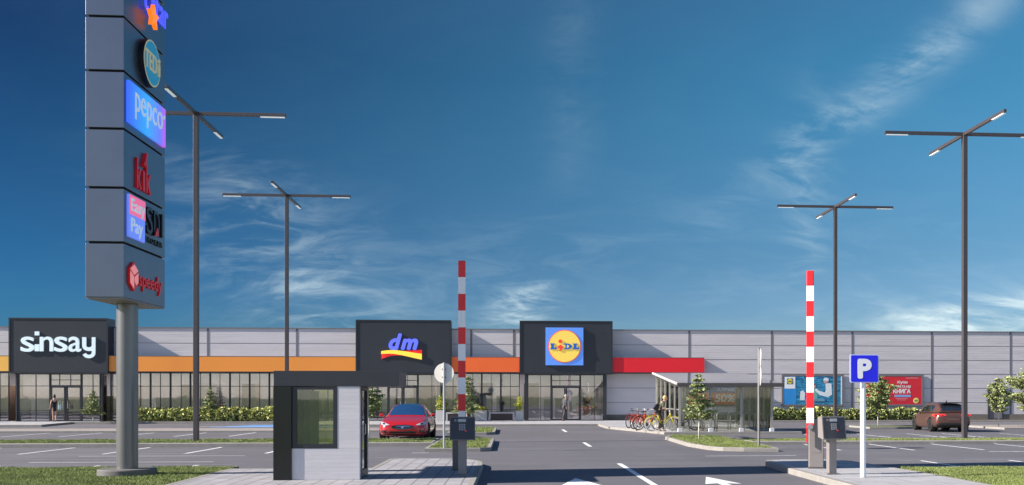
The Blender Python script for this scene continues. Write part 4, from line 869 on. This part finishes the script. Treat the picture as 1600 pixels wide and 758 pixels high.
def loft_body(sta, W, n_sub=2):
    """sta: list of (y, z_low, w_low, z_side, w_side, z_shoulder, w_shoulder, z_top); y from nose to tail"""
    b = bmesh.new(); rings = []
    for (y, zl, wl, zs, ws, zh, wh, zt) in sta:
        half = [(0, zl), (wl * .75, zl), (wl, zl + .03), (ws, zs - .10), (ws, zs), (wh, zh), (wh * .86, zt - (zt - zh) * .15), (wh * .45, zt), (0, zt)]
        ring = half + [(-x_, z_) for x_, z_ in half[-2:0:-1]]
        rings.append([b.verts.new((x_, y, z_)) for x_, z_ in ring])
    for A, B in zip(rings, rings[1:]):
        n = len(A)
        for j in range(n): b.faces.new((A[j], A[(j + 1) % n], B[(j + 1) % n], B[j]))
    b.faces.new(rings[0][::-1]); b.faces.new(rings[-1]); bmesh.ops.recalc_face_normals(b, faces=b.faces[:])
    me = bpy.data.meshes.new('body'); b.to_mesh(me); b.free(); return me
def apply(o, mods):
    dg = bpy.context.evaluated_depsgraph_get(); dg.update(); me = bpy.data.meshes.new_from_object(o.evaluated_get(dg)); o.modifiers.clear(); old = o.data; o.data = me; return o
def greenhouse(keys, res=10):
    """keys: (y, w_base, z_base, w_top, z_top); returns S(u in -1..1, v in 0..1)"""
    ys = [k[0] for k in keys]
    def S(u, v, off=0.0):
        y = ys[0] + (ys[-1] - ys[0]) * v
        wb, zb, wt, zt = (float(np.interp(y, ys, [k[i] for k in keys])) for i in (1, 2, 3, 4))
        s = abs(u); sg = 1 if u >= 0 else -1; hgt = zt - zb; crown = .04 * min(1, hgt / .3)
        if s < .45:   # roof part from the centre out
            q = s / .45; x_ = wt * q * .93; z_ = zt - crown * q * q
        elif s < .55:
            q = (s - .45) / .1; x_ = wt * .93 + (wt * 1.0 + (wb - wt) * .12 - wt * .93) * q; z_ = zt - crown - (hgt * .12) * q * q
        else:
            q = (s - .55) / .45; xa = wt + (wb - wt) * .12; x_ = xa + (wb - xa) * q; za = zt - crown - hgt * .12; z_ = za + (zb - za) * q
        return Vector((sg * x_, y, z_))
    return S
def spatch(S, us, vs, off, name, m, par, smooth=True, thick=False, inset=None):
    b = bmesh.new(); g = []
    for v in vs:
        row = []
        for u in us:
            uu, vv = (inset(u, v) if inset else (u, v)); e = 1e-3; p = S(uu, vv)
            du = S(min(1, uu + e), vv) - S(max(-1, uu - e), vv); dv = S(uu, min(1, vv + e)) - S(uu, max(0, vv - e)); nrm = du.cross(dv)
            if nrm.length > 1e-12: nrm.normalize()
            if nrm.z < 0 or (abs(nrm.z) < .05 and nrm.x * p.x < 0): nrm = -nrm
            row.append(b.verts.new(p + nrm * off))
        g.append(row)
    for i in range(len(g) - 1):
        for j in range(len(us) - 1): b.faces.new((g[i][j], g[i][j + 1], g[i + 1][j + 1], g[i + 1][j]))
    bmesh.ops.recalc_face_normals(b, faces=b.faces[:]); me = bpy.data.meshes.new(name); b.to_mesh(me); b.free()
    return link(name, me, m, par, smooth)
def car(loc, rz, label, paint, sta, gh, wh_y, wr, track, L_, spec):
    t = thing('parked_car', loc, label, 'car', rz)
    if spec.get('rim'): t['rim'] = 1
    o = link('body', loft_body(sta, 0), paint, t)
    ss = o.modifiers.new('s', 'SUBSURF'); ss.levels = 3; ss.render_levels = 3; cuts = []
    for wy in wh_y:
        c = MB().cyl((-1.3, wy, wr), (-track + .30, wy, wr), wr * 1.16, n=40).cyl((track - .30, wy, wr), (1.3, wy, wr), wr * 1.16, n=40); me = bpy.data.meshes.new('c'); c.b.to_mesh(me); c.b.free()
        co = bpy.data.objects.new('c', me); COL.objects.link(co); co.parent = t; cuts.append(co)
        bo = o.modifiers.new('b', 'BOOLEAN'); bo.object = co; bo.operation = 'DIFFERENCE'; bo.solver = 'EXACT'
    bpy.context.view_layer.update(); apply(o, None)
    o.data.polygons.foreach_set('use_smooth', [True] * len(o.data.polygons)); o.data.set_sharp_from_angle(angle=R(38))
    for c in cuts: bpy.data.objects.remove(c)
    for wy in wh_y:
        for s in (-1, 1): MB().cyl((s * (track - .32), wy, wr), (s * (track - .29), wy, wr), wr * 1.15, n=32).obj('wheel_liner', BLACK, t); wheel(t, s * (track - .10), wy, wr, s)
    S = greenhouse(gh); y0, y1 = gh[0][0], gh[-1][0]; nv = lambda y: (y - y0) / (y1 - y0)
    us = np.concatenate([np.linspace(-1, -.55, 8), np.linspace(-.52, -.45, 3), np.linspace(-.36, .36, 9), np.linspace(.45, .52, 3), np.linspace(.55, 1, 8)])
    cab = spatch(S, us, np.linspace(0, 1, 41), 0, 'cabin', paint, t, 35)
    g = spec['glass']; a, b_ = spec['ws']; ca, cb = spec['rw']; uw = np.linspace(-.50, .50, 16)
    spatch(S, uw, np.linspace(nv(a), nv(b_), 10), .006, 'windscreen', g, t)
    spatch(S, np.linspace(-.42, .42, 12), np.linspace(nv(ca), nv(cb), 10), .006, 'rear_window', g, t)
    if spec.get('pano'): spatch(S, np.linspace(-.38, .38, 10), np.linspace(nv(b_) + .01, nv(ca) - .01, 10), .005, 'glass_roof', g, t)
    for s in (-1, 1):
        for (ya, yb) in spec['side']: spatch(S, s * np.linspace(.60, .96, 6), np.linspace(nv(ya), nv(yb), 8), .006, 'side_window', g, t)
    return t, S
CG = mat('car_glass_dark', (.012, .016, .024), .04, spec=.9, coat=1.0); CGB = mat('car_glass_blue', (.012, .05, .14), .05, spec=1.0, coat=1.0)
REDP = mat('red_car_paint', (.55, .012, .018), .28, .25, coat=1.0); BRP = mat('copper_car_paint', (.125, .062, .05), .42, .45, coat=.35, var=.05)
# red saloon, nose towards the camera (nose at y = 0, body runs to +y)
sta = [(-.02, .30, .60, .42, .66, .50, .60, .58), (.06, .22, .74, .46, .78, .60, .74, .68), (.25, .18, .86, .50, .90, .68, .86, .76), (.55, .16, .90, .52, .955, .78, .90, .83), (1.0, .16, .92, .55, .975, .85, .90, .90), (1.5, .16, .92, .56, .975, .90, .89, .96),
       (2.2, .16, .92, .56, .965, .93, .87, .98), (3.0, .16, .92, .58, .97, .95, .87, 1.0), (3.9, .17, .92, .60, .98, .97, .88, 1.02), (4.5, .20, .88, .62, .94, .98, .85, 1.05), (4.85, .30, .78, .64, .88, .97, .78, 1.03), (4.98, .42, .70, .66, .80, .90, .70, .96)]
gh = [(1.35, .80, .90, .74, .90), (1.55, .82, .92, .72, 1.0), (2.25, .86, .95, .60, 1.36), (2.7, .87, .96, .585, 1.435), (3.2, .87, .97, .58, 1.43), (3.8, .86, .98, .58, 1.32), (4.6, .80, 1.0, .66, 1.04)]
t, S = car((-4.20, 39.05, 0), R(0), 'glossy red saloon car facing the viewer with its nose at the grass strip', REDP, sta, gh, (.95, 3.9), .345, .965, 4.98, dict(glass=CGB, ws=(1.52, 2.42), rw=(3.5, 4.4), pano=True, side=((2.35, 3.0), (3.08, 3.9))))
BLKG = mat('gloss_black_trim', (.01, .01, .012), .12, coat=1.0); CL = mat('headlight_lens', (.62, .64, .68), .08, .3, coat=1.0)
from mathutils.bvhtree import BVHTree
def wrap(poly, name, m, par, body, off=.006, cuts=5, skirt=.02):
    """trim with the outline poly (x, z), laid on the end of the body that faces -y"""
    dg = bpy.context.evaluated_depsgraph_get(); tree_ = BVHTree.FromPolygons([v.co.copy() for v in body.data.vertices], [tuple(p.vertices) for p in body.data.polygons])
    b = bmesh.new(); f = b.faces.new([b.verts.new((x_, 0, z_)) for x_, z_ in poly]); bmesh.ops.triangulate(b, faces=[f]); bmesh.ops.subdivide_edges(b, edges=b.edges[:], cuts=cuts, use_grid_fill=True)
    last = None; miss = []
    for v in b.verts:
        h = tree_.ray_cast(Vector((v.co.x, -3, v.co.z)), Vector((0, 1, 0)))
        if h[0] is None or h[0].y > 1.5: miss.append(v); continue
        v.co = h[0] - Vector((0, off, 0)) + h[1] * off; last = h[0].y
    for v in miss: v.co.y = last or 0
    ex = bmesh.ops.extrude_edge_only(b, edges=[e for e in b.edges if e.is_boundary])
    for v in ex['geom']:
        if isinstance(v, bmesh.types.BMVert): v.co.y += skirt
    bmesh.ops.recalc_face_normals(b, faces=b.faces[:]); me = bpy.data.meshes.new(name); b.to_mesh(me); b.free(); return link(name, me, m, par, 40)
ell = lambda cx, cz, a, b_, n=24: [(cx + a * math.copysign(abs(math.cos(2 * math.pi * i / n)) ** .8, math.cos(2 * math.pi * i / n)), cz + b_ * math.copysign(abs(math.sin(2 * math.pi * i / n)) ** .8, math.sin(2 * math.pi * i / n))) for i in range(n)]
body = [o for o in bpy.data.objects if o.parent == t and o.name.startswith('body')][0]
g_ = wrap(ell(0, .545, .43, .085), 'grille', BLKG, t, body, .008)
wrap(ell(0, .575, .33, .016), 'grille_bar', CHROME, g_, body, .022, 2); wrap([(-.035, .50), (.035, .50), (.05, .56), (-.05, .56)], 'badge', CHROME, g_, body, .024, 1)
wrap([(-.50, .30), (.50, .30), (.56, .385), (-.56, .385)], 'lower_intake', BLKG, t, body, .008)
wrap([(-.74, .235), (.74, .235), (.76, .27), (-.76, .27)], 'splitter', BLACK, t, body, .01)
for s in (-1, 1):
    P_ = [(s * .50, .625), (s * .66, .60), (s * .83, .63), (s * .87, .70), (s * .84, .745), (s * .68, .70)]
    hl = wrap(P_ if s > 0 else P_[::-1], 'headlight', CL, t, body, .010)
    wrap(ell(s * .73, .665, .05, .032, 12), 'lamp', mat('lamp_dark', (.05, .06, .1), .1, coat=1), hl, body, .018, 1)
    P_ = [(s * .62, .30), (s * .84, .33), (s * .84, .42), (s * .64, .42)]; wrap(P_ if s > 0 else P_[::-1], 'fog_intake', BLKG, t, body, .008)
    mb = MB(); mb.lathe([(.01, -.085), (.055, -.06), (.068, 0), (.055, .06), (.01, .085)], 14, Matrix.Translation((s * 1.04, 1.82, .985)) @ Matrix.Rotation(R(90), 4, 'Y')); mb.tube([(s * .88, 1.86, .93), (s * .99, 1.84, .95)], .022, 6); mb.obj('mirror', REDP, t, 40)
# copper hatchback, tail towards the camera (tail at y = 0, nose at +y)
sta = [(-.02, .34, .62, .52, .70, .74, .64, .84), (.05, .28, .76, .54, .82, .82, .76, .93), (.22, .22, .84, .55, .885, .90, .82, .98), (.6, .18, .87, .56, .91, .93, .84, .98), (1.2, .17, .87, .56, .91, .92, .84, .97), (2.1, .16, .87, .55, .905, .89, .83, .94),
       (2.9, .16, .87, .54, .905, .87, .82, .93), (3.4, .16, .87, .54, .90, .84, .80, .93), (3.9, .18, .84, .52, .87, .76, .76, .84), (4.2, .22, .72, .50, .78, .66, .66, .72), (4.32, .32, .58, .48, .62, .56, .54, .60)]
gh = [(.14, .72, .94, .58, 1.0), (.30, .79, .95, .56, 1.20), (.62, .83, .95, .57, 1.40), (1.2, .83, .95, .59, 1.455), (2.1, .83, .93, .60, 1.46), (2.55, .82, .92, .62, 1.36), (3.35, .78, .92, .70, .93)]
t, S = car((21.55, 46.95, 0), R(-6.5), 'matt copper hatchback parked tail towards the viewer beyond the right strip', BRP, sta, gh, (.82, 3.48), .335, .90, 4.35, dict(glass=CG, ws=(2.4, 3.25), rw=(.17, .52), side=((.78, 1.42), (1.5, 2.5)), rim=1))
TLR = mat('tail_light_red', (.75, .03, .02), .15, coat=1.0, emit=.25)
body = [o for o in bpy.data.objects if o.parent == t and o.name.startswith('body')][0]
for s in (-1, 1):
    P_ = [(s * .34, .80), (s * .84, .76), (s * .865, .83), (s * .82, .89), (s * .40, .87)]; tl = wrap(P_ if s > 0 else P_[::-1], 'tail_light', TLR, t, body, .010)
    P_ = [(s * .44, .82), (s * .76, .80), (s * .76, .825), (s * .46, .845)]; wrap(P_ if s > 0 else P_[::-1], 'light_strip', mat('tail_light_dark', (.15, .01, .01), .15, coat=1), tl, body, .018, 2)
    P_ = [(s * .60, .44), (s * .80, .46), (s * .82, .58), (s * .76, .60)]; wrap(P_ if s > 0 else P_[::-1], 'reflector_panel', mat('copper_dark', (.12, .03, .025), .4, var=.05), t, body, .008)
    mb = MB(); mb.lathe([(.01, -.085), (.06, -.06), (.075, 0), (.06, .06), (.01, .085)], 14, Matrix.Translation((s * .98, 2.62, .99)) @ Matrix.Rotation(R(90), 4, 'Y')); mb.tube([(s * .83, 2.6, .95), (s * .93, 2.61, .97)], .022, 6); mb.obj('mirror', BLKG, t, 40)
wrap([(-.76, .27), (.76, .27), (.80, .38), (.60, .45), (-.60, .45), (-.80, .38)], 'rear_diffuser', BLACK, t, body, .010)
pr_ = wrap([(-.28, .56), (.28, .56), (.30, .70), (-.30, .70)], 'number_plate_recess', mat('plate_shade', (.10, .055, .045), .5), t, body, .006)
wrap([(-.80, .735), (.80, .735), (.80, .745), (-.80, .745)], 'tailgate_gap', BLACK, t, body, .004, 2)
mb = MB(); mb.box(-.54, .54, .40, .72, 1.415, 1.455, bev=.012); mb.obj('roof_spoiler', BLKG, t); mb = MB(); mb.prism([(1.0, 1.45), (1.18, 1.45), (1.05, 1.54)], -.02, .02, Matrix(((0, 0, 1, 0), (1, 0, 0, 0), (0, 1, 0, 0), (0, 0, 0, 1)))); mb.obj('antenna_fin', BLKG, t)

# ------------------------------------------------------------------ bicycles
def bicycle(loc, rz, label, cm, tyre, group=None, basket=False, lean=0):
    t = thing('bicycle', loc, label, 'bicycle', rz, group); t.rotation_euler = (R(lean), 0, rz)
    r = .34; xb, xf = -.53, .53
    def circ(cx, rad_, n=28): return [(cx + rad_ * math.cos(2 * math.pi * i / n), 0, r + rad_ * math.sin(2 * math.pi * i / n)) for i in range(n)]
    for cx in (xb, xf):
        w_ = MB().tube(circ(cx, r - .022), .022, 8, True).obj('wheel', tyre, t, True)
        MB().tube(circ(cx, r - .05), .012, 6, True).obj('rim', ALU, w_, True)
        s = MB()
        for i in range(16): a = 2 * math.pi * i / 16; s.tube([(cx, 0, r), (cx + (r - .05) * math.cos(a), 0, r + (r - .05) * math.sin(a))], .003, 3)
        s.cyl((cx, -.04, r), (cx, .04, r), .025, n=10); s.obj('spokes', ALU, w_)
        fn = MB().tube([(cx + (r + .02) * math.cos(R(a)), 0, r + (r + .02) * math.sin(R(a))) for a in range(20, 171, 15)], .016, 5).obj('mudguard', cm, t, True)
    BB, ST, HT, HB = (-.08, 0, .28), (-.24, 0, .74), (.34, 0, .84), (.38, 0, .70)
    f = MB(); f.tube([BB, ST], .02); f.tube([HT, HB], .024); f.tube([HB, (.12, 0, .42), BB], .022); f.tube([(.35, 0, .78), (.05, 0, .5), (-.15, 0, .48)], .016)
    for s in (-.05, .05): f.tube([(xb, s, r), (-.08, s * .5, .28)], .011); f.tube([(xb, s, r), (-.22, s * .5, .66)], .010); f.tube([HB, (.45, s, .52), (xf, s, r)], .013)
    f.obj('frame', cm, t, True)
    MB().tube([ST, (-.27, 0, .88)], .014).obj('seat_post', ALU, t, True)
    s = MB(); s.prism([(-.40, -.09), (-.40, .09), (-.30, .08), (-.12, .02), (-.12, -.02), (-.30, -.08)], .87, .915); s.obj('saddle', BLACK, t)
    h = MB(); h.tube([HT, (.31, 0, .98)], .014); h.tube([(.16, -.29, .98), (.27, -.24, 1.0), (.33, -.08, .99), (.33, .08, .99), (.27, .24, 1.0), (.16, .29, .98)], .012); h.obj('handlebar', ALU, t, True)
    for q in (-1, 1): MB().cyl((.10, .30 * q, .975), (.20, .275 * q, .985), .018, n=8).obj('grip', BLACK, t)
    c = MB(); c.lathe([(.09, .03), (.10, .035), (.09, .04)], 20, Matrix.Translation((-.08, 0, .28)) @ FX); c.tube([(-.08, -.05, .28), (.02, -.05, .14)], .01, 5); c.tube([(-.08, .05, .28), (-.18, .05, .42)], .01, 5); c.box(-.03, .07, -.11, -.05, .13, .15); c.box(-.23, -.13, .05, .11, .41, .43); c.obj('crankset', STEEL, t)
    k = MB()
    for s in (-.06, .06): k.tube([(-.78, s, .74), (-.30, s, .74)], .008, 5); k.tube([(-.70, s, .74), (xb, s, r)], .007, 5)
    for i in range(4): k.tube([(-.75 + i * .13, -.06, .74), (-.75 + i * .13, .06, .74)], .006, 5)
    k.obj('rack', cm, t)
    if basket:
        b_ = MB()
        for z in (.72, .82, .92): q = .1 + (z - .72) * .2; b_.tube([(.42, -q, z), (.62 + (z - .72) * .2, -q, z), (.62 + (z - .72) * .2, q, z), (.42, q, z)], .006, 4, True)
        b_.obj('basket', ALU, t)
    return t
YEL = mat('yellow_bike_paint', (.72, .60, .02), .35, coat=.5); ORP = mat('orange_bike_paint', (.62, .09, .02), .35, coat=.5); RDP = mat('red_bike_paint', (.42, .02, .02), .35, coat=.5); BKP = mat('dark_bike_paint', (.05, .04, .05), .4, coat=.3); TYW = mat('cream_tyre', (.55, .53, .48), .7, var=.1)
bicycle((7.05, 45.75, .12), R(6), 'yellow step-through bicycle with cream tyres held by the leaning cyclist', YEL, TYW)
bicycle((6.60, 47.6, .12), R(24), 'orange bicycle parked just behind the yellow bicycle', ORP, BLACK, 'bicycles parked left of the shelter', lean=4)
bicycle((6.45, 49.2, .12), R(46), 'red bicycle in the middle of the parked bicycles', RDP, BLACK, 'bicycles parked left of the shelter', True, lean=3)
bicycle((6.35, 50.9, .12), R(52), 'dark red bicycle farthest left of the parked bicycles', mat('dark_red_bike_paint', (.22, .015, .02), .35, coat=.4), BLACK, 'bicycles parked left of the shelter', True, lean=3)
bicycle((8.25, 46.9, .12), R(5), 'dark bicycle standing inside the shelter behind the yellow bicycle', BKP, BLACK)

# ------------------------------------------------------------------ people
SKIN = mat('skin', (.48, .27, .19), .55, var=.06, vscale=5)
def skin_mesh(joints, edges, root, sub=2):
    names = list(joints); idx = {n: i for i, n in enumerate(names)}
    me = bpy.data.meshes.new('s'); me.from_pydata([joints[n][0] for n in names], [(idx[a], idx[b]) for a, b in edges], [])
    o = bpy.data.objects.new('s', me); COL.objects.link(o); sk = o.modifiers.new('k', 'SKIN'); sk.use_smooth_shade = True
    if not me.skin_vertices: me.skin_vertices.new()
    for n in names:
        r_ = joints[n][1]; d = me.skin_vertices[0].data[idx[n]]; d.radius = r_ if isinstance(r_, tuple) else (r_, r_); d.use_root = (n == root)
    su = o.modifiers.new('u', 'SUBSURF'); su.levels = sub; su.render_levels = sub
    dg = bpy.context.evaluated_depsgraph_get(); dg.update(); m2 = bpy.data.meshes.new_from_object(o.evaluated_get(dg)); bpy.data.objects.remove(o); return m2
def join(name, meshes, m, parent):
    b = bmesh.new()
    for me in meshes: b.from_mesh(me); bpy.data.meshes.remove(me)
    me = bpy.data.meshes.new(name); b.to_mesh(me); b.free(); return link(name, me, m, parent, True)
ED = [('pelvis', 'belly'), ('belly', 'chest'), ('chest', 'neck'), ('neck', 'jaw'), ('jaw', 'skull'), ('skull', 'crown')]
for s in 'LR': ED += [('chest', 'sh' + s), ('sh' + s, 'el' + s), ('el' + s, 'wr' + s), ('wr' + s, 'pa' + s), ('pelvis', 'hip' + s), ('hip' + s, 'kn' + s), ('kn' + s, 'an' + s), ('an' + s, 'toe' + s)]
RAD = dict(pelvis=(.125, .10), belly=(.12, .085), chest=(.145, .095), neck=.05, jaw=.065, skull=.09, crown=.06, sh=.058, el=.040, wr=.027, pa=.030, hip=.085, kn=.055, an=.036, toe=.032)
def hand(wr, pa):
    wr, pa = Vector(wr), Vector(pa); d = (pa - wr).normalized(); sd = d.cross(Vector((0, 0, 1))); sd = Vector((0, 1, 0)) if sd.length < .2 else sd; sd.normalize(); nn = sd.cross(d); out_ = []
    for i, (off, ln) in enumerate(((-.027, .065), (-.009, .075), (.009, .07), (.027, .055))):
        a = pa + sd * off * .6; b = pa + sd * off + d * ln * .55 - nn * .008; c = pa + sd * off + d * ln - nn * .03; out_.append(skin_mesh({'a': (a, .010), 'b': (b, .009), 'c': (c, .007)}, [('a', 'b'), ('b', 'c')], 'a', 1))
    a = pa - d * .03; b = pa - sd * .04 + d * .0; c = pa - sd * .05 + d * .03; out_.append(skin_mesh({'a': (a, .011), 'b': (b, .010), 'c': (c, .008)}, [('a', 'b'), ('b', 'c')], 'a', 1)); return out_
def ball(c, f, rx, ry, rz_, tilt=0.0, u=20, v=14):
    """an egg-shaped mesh at c, long axis up, facing f"""
    b = bmesh.new(); bmesh.ops.create_uvsphere(b, u_segments=u, v_segments=v, radius=1.0)
    for q in b.verts:
        k = 1 - .16 * max(0, -q.co.z)                      # narrower towards the chin
        q.co = Vector((q.co.x * rx * k, q.co.y * ry * k, q.co.z * rz_))
    f = Vector(f); b.transform(Matrix.Translation(c) @ Matrix.Rotation(math.atan2(f.y, f.x), 4, 'Z') @ Matrix.Rotation(tilt, 4, 'Y'))
    me = bpy.data.meshes.new('ball'); b.to_mesh(me); b.free(); return me
def person(loc, rz, label, J, fwd=(1, 0, 0)):
    t = thing('person', loc, label, 'person', rz); jj = {}
    for n, p in J.items():
        k = n[:-1] if n[-1] in 'LR' else n; jj[n] = (Vector(p), RAD[k])
    ms = [skin_mesh(jj, ED, 'pelvis')] + hand(J['wrL'], J['paL']) + hand(J['wrR'], J['paR'])
    c_ = (Vector(J['skull']) + Vector(J['jaw'])) / 2 + Vector((0, 0, .025)); ms.append(ball(c_, fwd, .093, .076, .118))
    # face: nose and ears on the skull, facing fwd
    sk = Vector(J['skull']); jw = Vector(J['jaw']); f = Vector(fwd).normalized(); sd = f.cross(Vector((0, 0, 1))).normalized(); c = (sk + jw) / 2
    ms.append(skin_mesh({'a': (c + f * .075 + Vector((0, 0, .02)), .012), 'b': (c + f * .108 - Vector((0, 0, .012)), .013)}, [('a', 'b')], 'a', 1))
    for s in (-1, 1): ms.append(skin_mesh({'a': (c + sd * s * .082 + Vector((0, 0, .02)), (.012, .024)), 'b': (c + sd * s * .09 - Vector((0, 0, .015)), (.012, .018))}, [('a', 'b')], 'a', 1))
    bo = join('body', ms, SKIN, t)
    e = MB()
    for s in (-1, 1): e.lathe([(.002, -.011), (.011, 0), (.002, .011)], 10, Matrix.Translation(c + f * .080 + sd * s * .030 + Vector((0, 0, .028))))
    e.obj('eyes', BLKG, bo); e = MB(); e.tube([c + f * .084 + sd * .02 - Vector((0, 0, .045)), c + f * .090 - Vector((0, 0, .045)), c + f * .084 - sd * .02 - Vector((0, 0, .045))], .005, 5); e.obj('mouth', mat('lips', (.4, .1, .09), .5), bo)
    return t, jj
def cloth(t, jj, names, edges, grow, name, m, root, over={}):
    q = {n: (jj[n][0], tuple(x_ + grow for x_ in jj[n][1]) if isinstance(jj[n][1], tuple) else jj[n][1] + grow) for n in names}
    q.update(over); return join(name, [skin_mesh(q, edges, root)], m, t)
def hair(t, jj, m, f, back=.028, big=.0, bun=False):
    f = Vector(f); c = (jj['skull'][0] + jj['jaw'][0]) / 2 + Vector((0, 0, .025))
    ms = [ball(c - f * back + Vector((0, 0, .030 + big)), f, .092 + big, .085 + big, .112 + big)]
    if bun: ms.append(ball(c - f * .05 + Vector((0, 0, .135)), f, .05, .05, .045))
    return join('hair', ms, m, t)
TORSO = [('pelvis', 'belly'), ('belly', 'chest')] + [('chest', 'shL'), ('chest', 'shR')]
SLV = TORSO + [('shL', 'elL'), ('shR', 'elR'), ('elL', 'wrL'), ('elR', 'wrR')]
LEGS = [('pelvis', 'hipL'), ('pelvis', 'hipR'), ('hipL', 'knL'), ('hipR', 'knR'), ('knL', 'anL'), ('knR', 'anR')]
nm = lambda E: list(dict.fromkeys([x_ for e in E for x_ in e]))
def shoes(t, jj, m):
    for s in 'LR':
        a, b = jj['an' + s][0], jj['toe' + s][0]; d = (b - a); d.z = 0; d.normalize(); heel = Vector((a.x, a.y, .035)) - d * .05; tip = Vector((a.x, a.y, .03)) + d * .17
        join('shoe', [skin_mesh({'h': (heel, .036), 'm': (heel * .4 + tip * .6, .038), 't': (tip, .028)}, [('h', 'm'), ('m', 't')], 'h')], m, t)
# woman walking away towards the first entrance
J = dict(pelvis=(0, 0, .93), belly=(.01, 0, 1.10), chest=(.02, 0, 1.32), neck=(.03, 0, 1.47), jaw=(.06, 0, 1.55), skull=(.05, 0, 1.62), crown=(.04, 0, 1.68),
         shL=(.02, .16, 1.40), elL=(-.06, .22, 1.15), wrL=(.02, .25, .93), paL=(.05, .255, .87), shR=(.02, -.16, 1.40), elR=(-.10, -.24, 1.18), wrR=(-.02, -.36, 1.02), paR=(.01, -.40, .98),
         hipL=(0, .08, .90), knL=(.06, .08, .50), anL=(.02, .07, .08), toeL=(.12, .08, .04), hipR=(0, -.08, .90), knR=(.03, -.08, .50), anR=(-.12, -.07, .10), toeR=(-.02, -.08, .04))
RAD.update(chest=(.12, .085), belly=(.10, .075), sh=.048, el=.034, wr=.024)
t, jj = person((-29.55, 66.9, .12), R(115), 'woman in a short black dress walking to the first entrance with a pale blue bag', J)
BD_ = mat('black_dress', (.008, .009, .014), .8, var=.2)
cloth(t, jj, nm(TORSO), TORSO + [('pelvis', 'hem')], .016, 'dress', BD_, 'pelvis', {'hem': (Vector((0, 0, .66)), (.20, .15)), 'pelvis': (Vector((0, 0, .93)), (.155, .13))})
hair(t, jj, mat('black_hair', (.006, .005, .006), .5), (1, 0, 0), bun=True); shoes(t, jj, BLACK)
bg_ = thing('handbag', (-29.2, 66.85, .12), 'pale blue shoulder bag on the woman in the black dress', 'bag', R(25)); MB().box(-.09, .09, -.045, .045, .80, 1.10, bev=.02).obj('pouch', mat('pale_blue_leather', (.50, .66, .70), .6, var=.05), bg_)
MB().tube([(-.07, 0, 1.1), (-.05, .0, 1.28), (-.0, .0, 1.38), (.05, 0, 1.28), (.07, 0, 1.1)], .01, 6).obj('strap', mat('pale_green_strap', (.45, .58, .42), .6), bg_)
# man walking at the glass entrance
RAD.update(chest=(.145, .095), belly=(.12, .085), sh=.058, el=.040, wr=.027)
J = dict(pelvis=(0, 0, .95), belly=(.03, 0, 1.13), chest=(.08, 0, 1.36), neck=(.12, 0, 1.51), jaw=(.165, 0, 1.58), skull=(.16, 0, 1.65), crown=(.155, 0, 1.71),
         shL=(.08, .18, 1.43), elL=(.02, .24, 1.16), wrL=(.16, .24, .97), paL=(.20, .24, .92), shR=(.08, -.18, 1.43), elR=(-.02, -.24, 1.17), wrR=(-.02, -.25, .92), paR=(.0, -.25, .86),
         hipL=(0, .09, .92), knL=(.05, .09, .52), anL=(-.05, .09, .09), toeL=(.05, .09, .04), hipR=(0, -.09, .92), knR=(-.02, -.09, .52), anR=(-.22, -.09, .12), toeR=(-.11, -.09, .05))
t, jj = person((3.62, 67.3, .12), R(35), 'grey-haired man in a charcoal suit stepping up to the glass entrance', J)
SUIT = mat('charcoal_suit', (.05, .05, .06), .8, var=.15); cloth(t, jj, nm(SLV), SLV + [('chest', 'collar'), ('pelvis', 'hem')], .022, 'jacket', SUIT, 'pelvis', {'collar': (jj['neck'][0] + Vector((-.01, 0, -.005)), .072), 'hem': (jj['pelvis'][0] + Vector((-.01, 0, -.16)), (.165, .14))}); cloth(t, jj, nm(LEGS), LEGS, .014, 'trousers', mat('charcoal_trousers', (.045, .043, .048), .8, var=.15), 'pelvis')
hair(t, jj, mat('grey_hair', (.42, .40, .36), .6), (1, 0, 0), big=.004); shoes(t, jj, BLACK)
# cyclist leaning over the yellow bicycle (stands on its far side)
J = dict(pelvis=(-.14, 0, .93), belly=(-.06, 0, 1.08), chest=(.06, 0, 1.27), neck=(.15, 0, 1.40), jaw=(.22, 0, 1.46), skull=(.225, 0, 1.53), crown=(.225, 0, 1.59),
         shL=(.07, .17, 1.33), elL=(.10, .21, 1.08), wrL=(.26, .12, 1.00), paL=(.31, .08, .985), shR=(.07, -.17, 1.33), elR=(.06, -.24, 1.08), wrR=(.20, -.26, 1.00), paR=(.25, -.26, .985),
         hipL=(-.13, .09, .90), knL=(-.02, .09, .50), anL=(-.06, .09, .09), toeL=(.05, .09, .04), hipR=(-.13, -.09, .90), knR=(.03, -.10, .50), anR=(.08, -.10, .09), toeR=(.19, -.10, .04))
t, jj = person((7.02, 46.15, .12), R(6), 'blond cyclist in a dark olive top leaning over the yellow bicycle', J)
OLV = mat('olive_top', (.075, .075, .045), .8, var=.2); cloth(t, jj, nm(SLV[:-2]), SLV[:-2] + [('chest', 'collar'), ('pelvis', 'hem')], .02, 'top', OLV, 'pelvis', {'collar': (jj['neck'][0] + Vector((-.01, 0, -.01)), .068), 'hem': (jj['pelvis'][0] + Vector((-.02, 0, -.10)), (.155, .13))}); cloth(t, jj, nm(LEGS), LEGS, .014, 'trousers', mat('brown_trousers', (.045, .03, .022), .8, var=.2), 'pelvis')
hair(t, jj, mat('blond_hair', (.55, .38, .18), .6), (1, 0, 0), big=.01); shoes(t, jj, mat('grey_shoe', (.3, .3, .3), .7))
bg_ = thing('backpack', (6.78, 46.13, .12), 'dark backpack slung low on the leaning cyclist', 'bag', R(6)); MB().prism([(-.05, 1.0), (.02, .97), (.12, 1.20), (.10, 1.30), (-.02, 1.24), (-.14, 1.06)], -.12, .12, Matrix(((1, 0, 0, 0), (0, 0, 1, 0), (0, 1, 0, 0), (0, 0, 0, 1)))).obj('pouch', mat('navy_fabric', (.02, .022, .035), .8, var=.2), bg_)
for o in bpy.data.objects:
    if 'rim' in o.keys(): del o['rim']
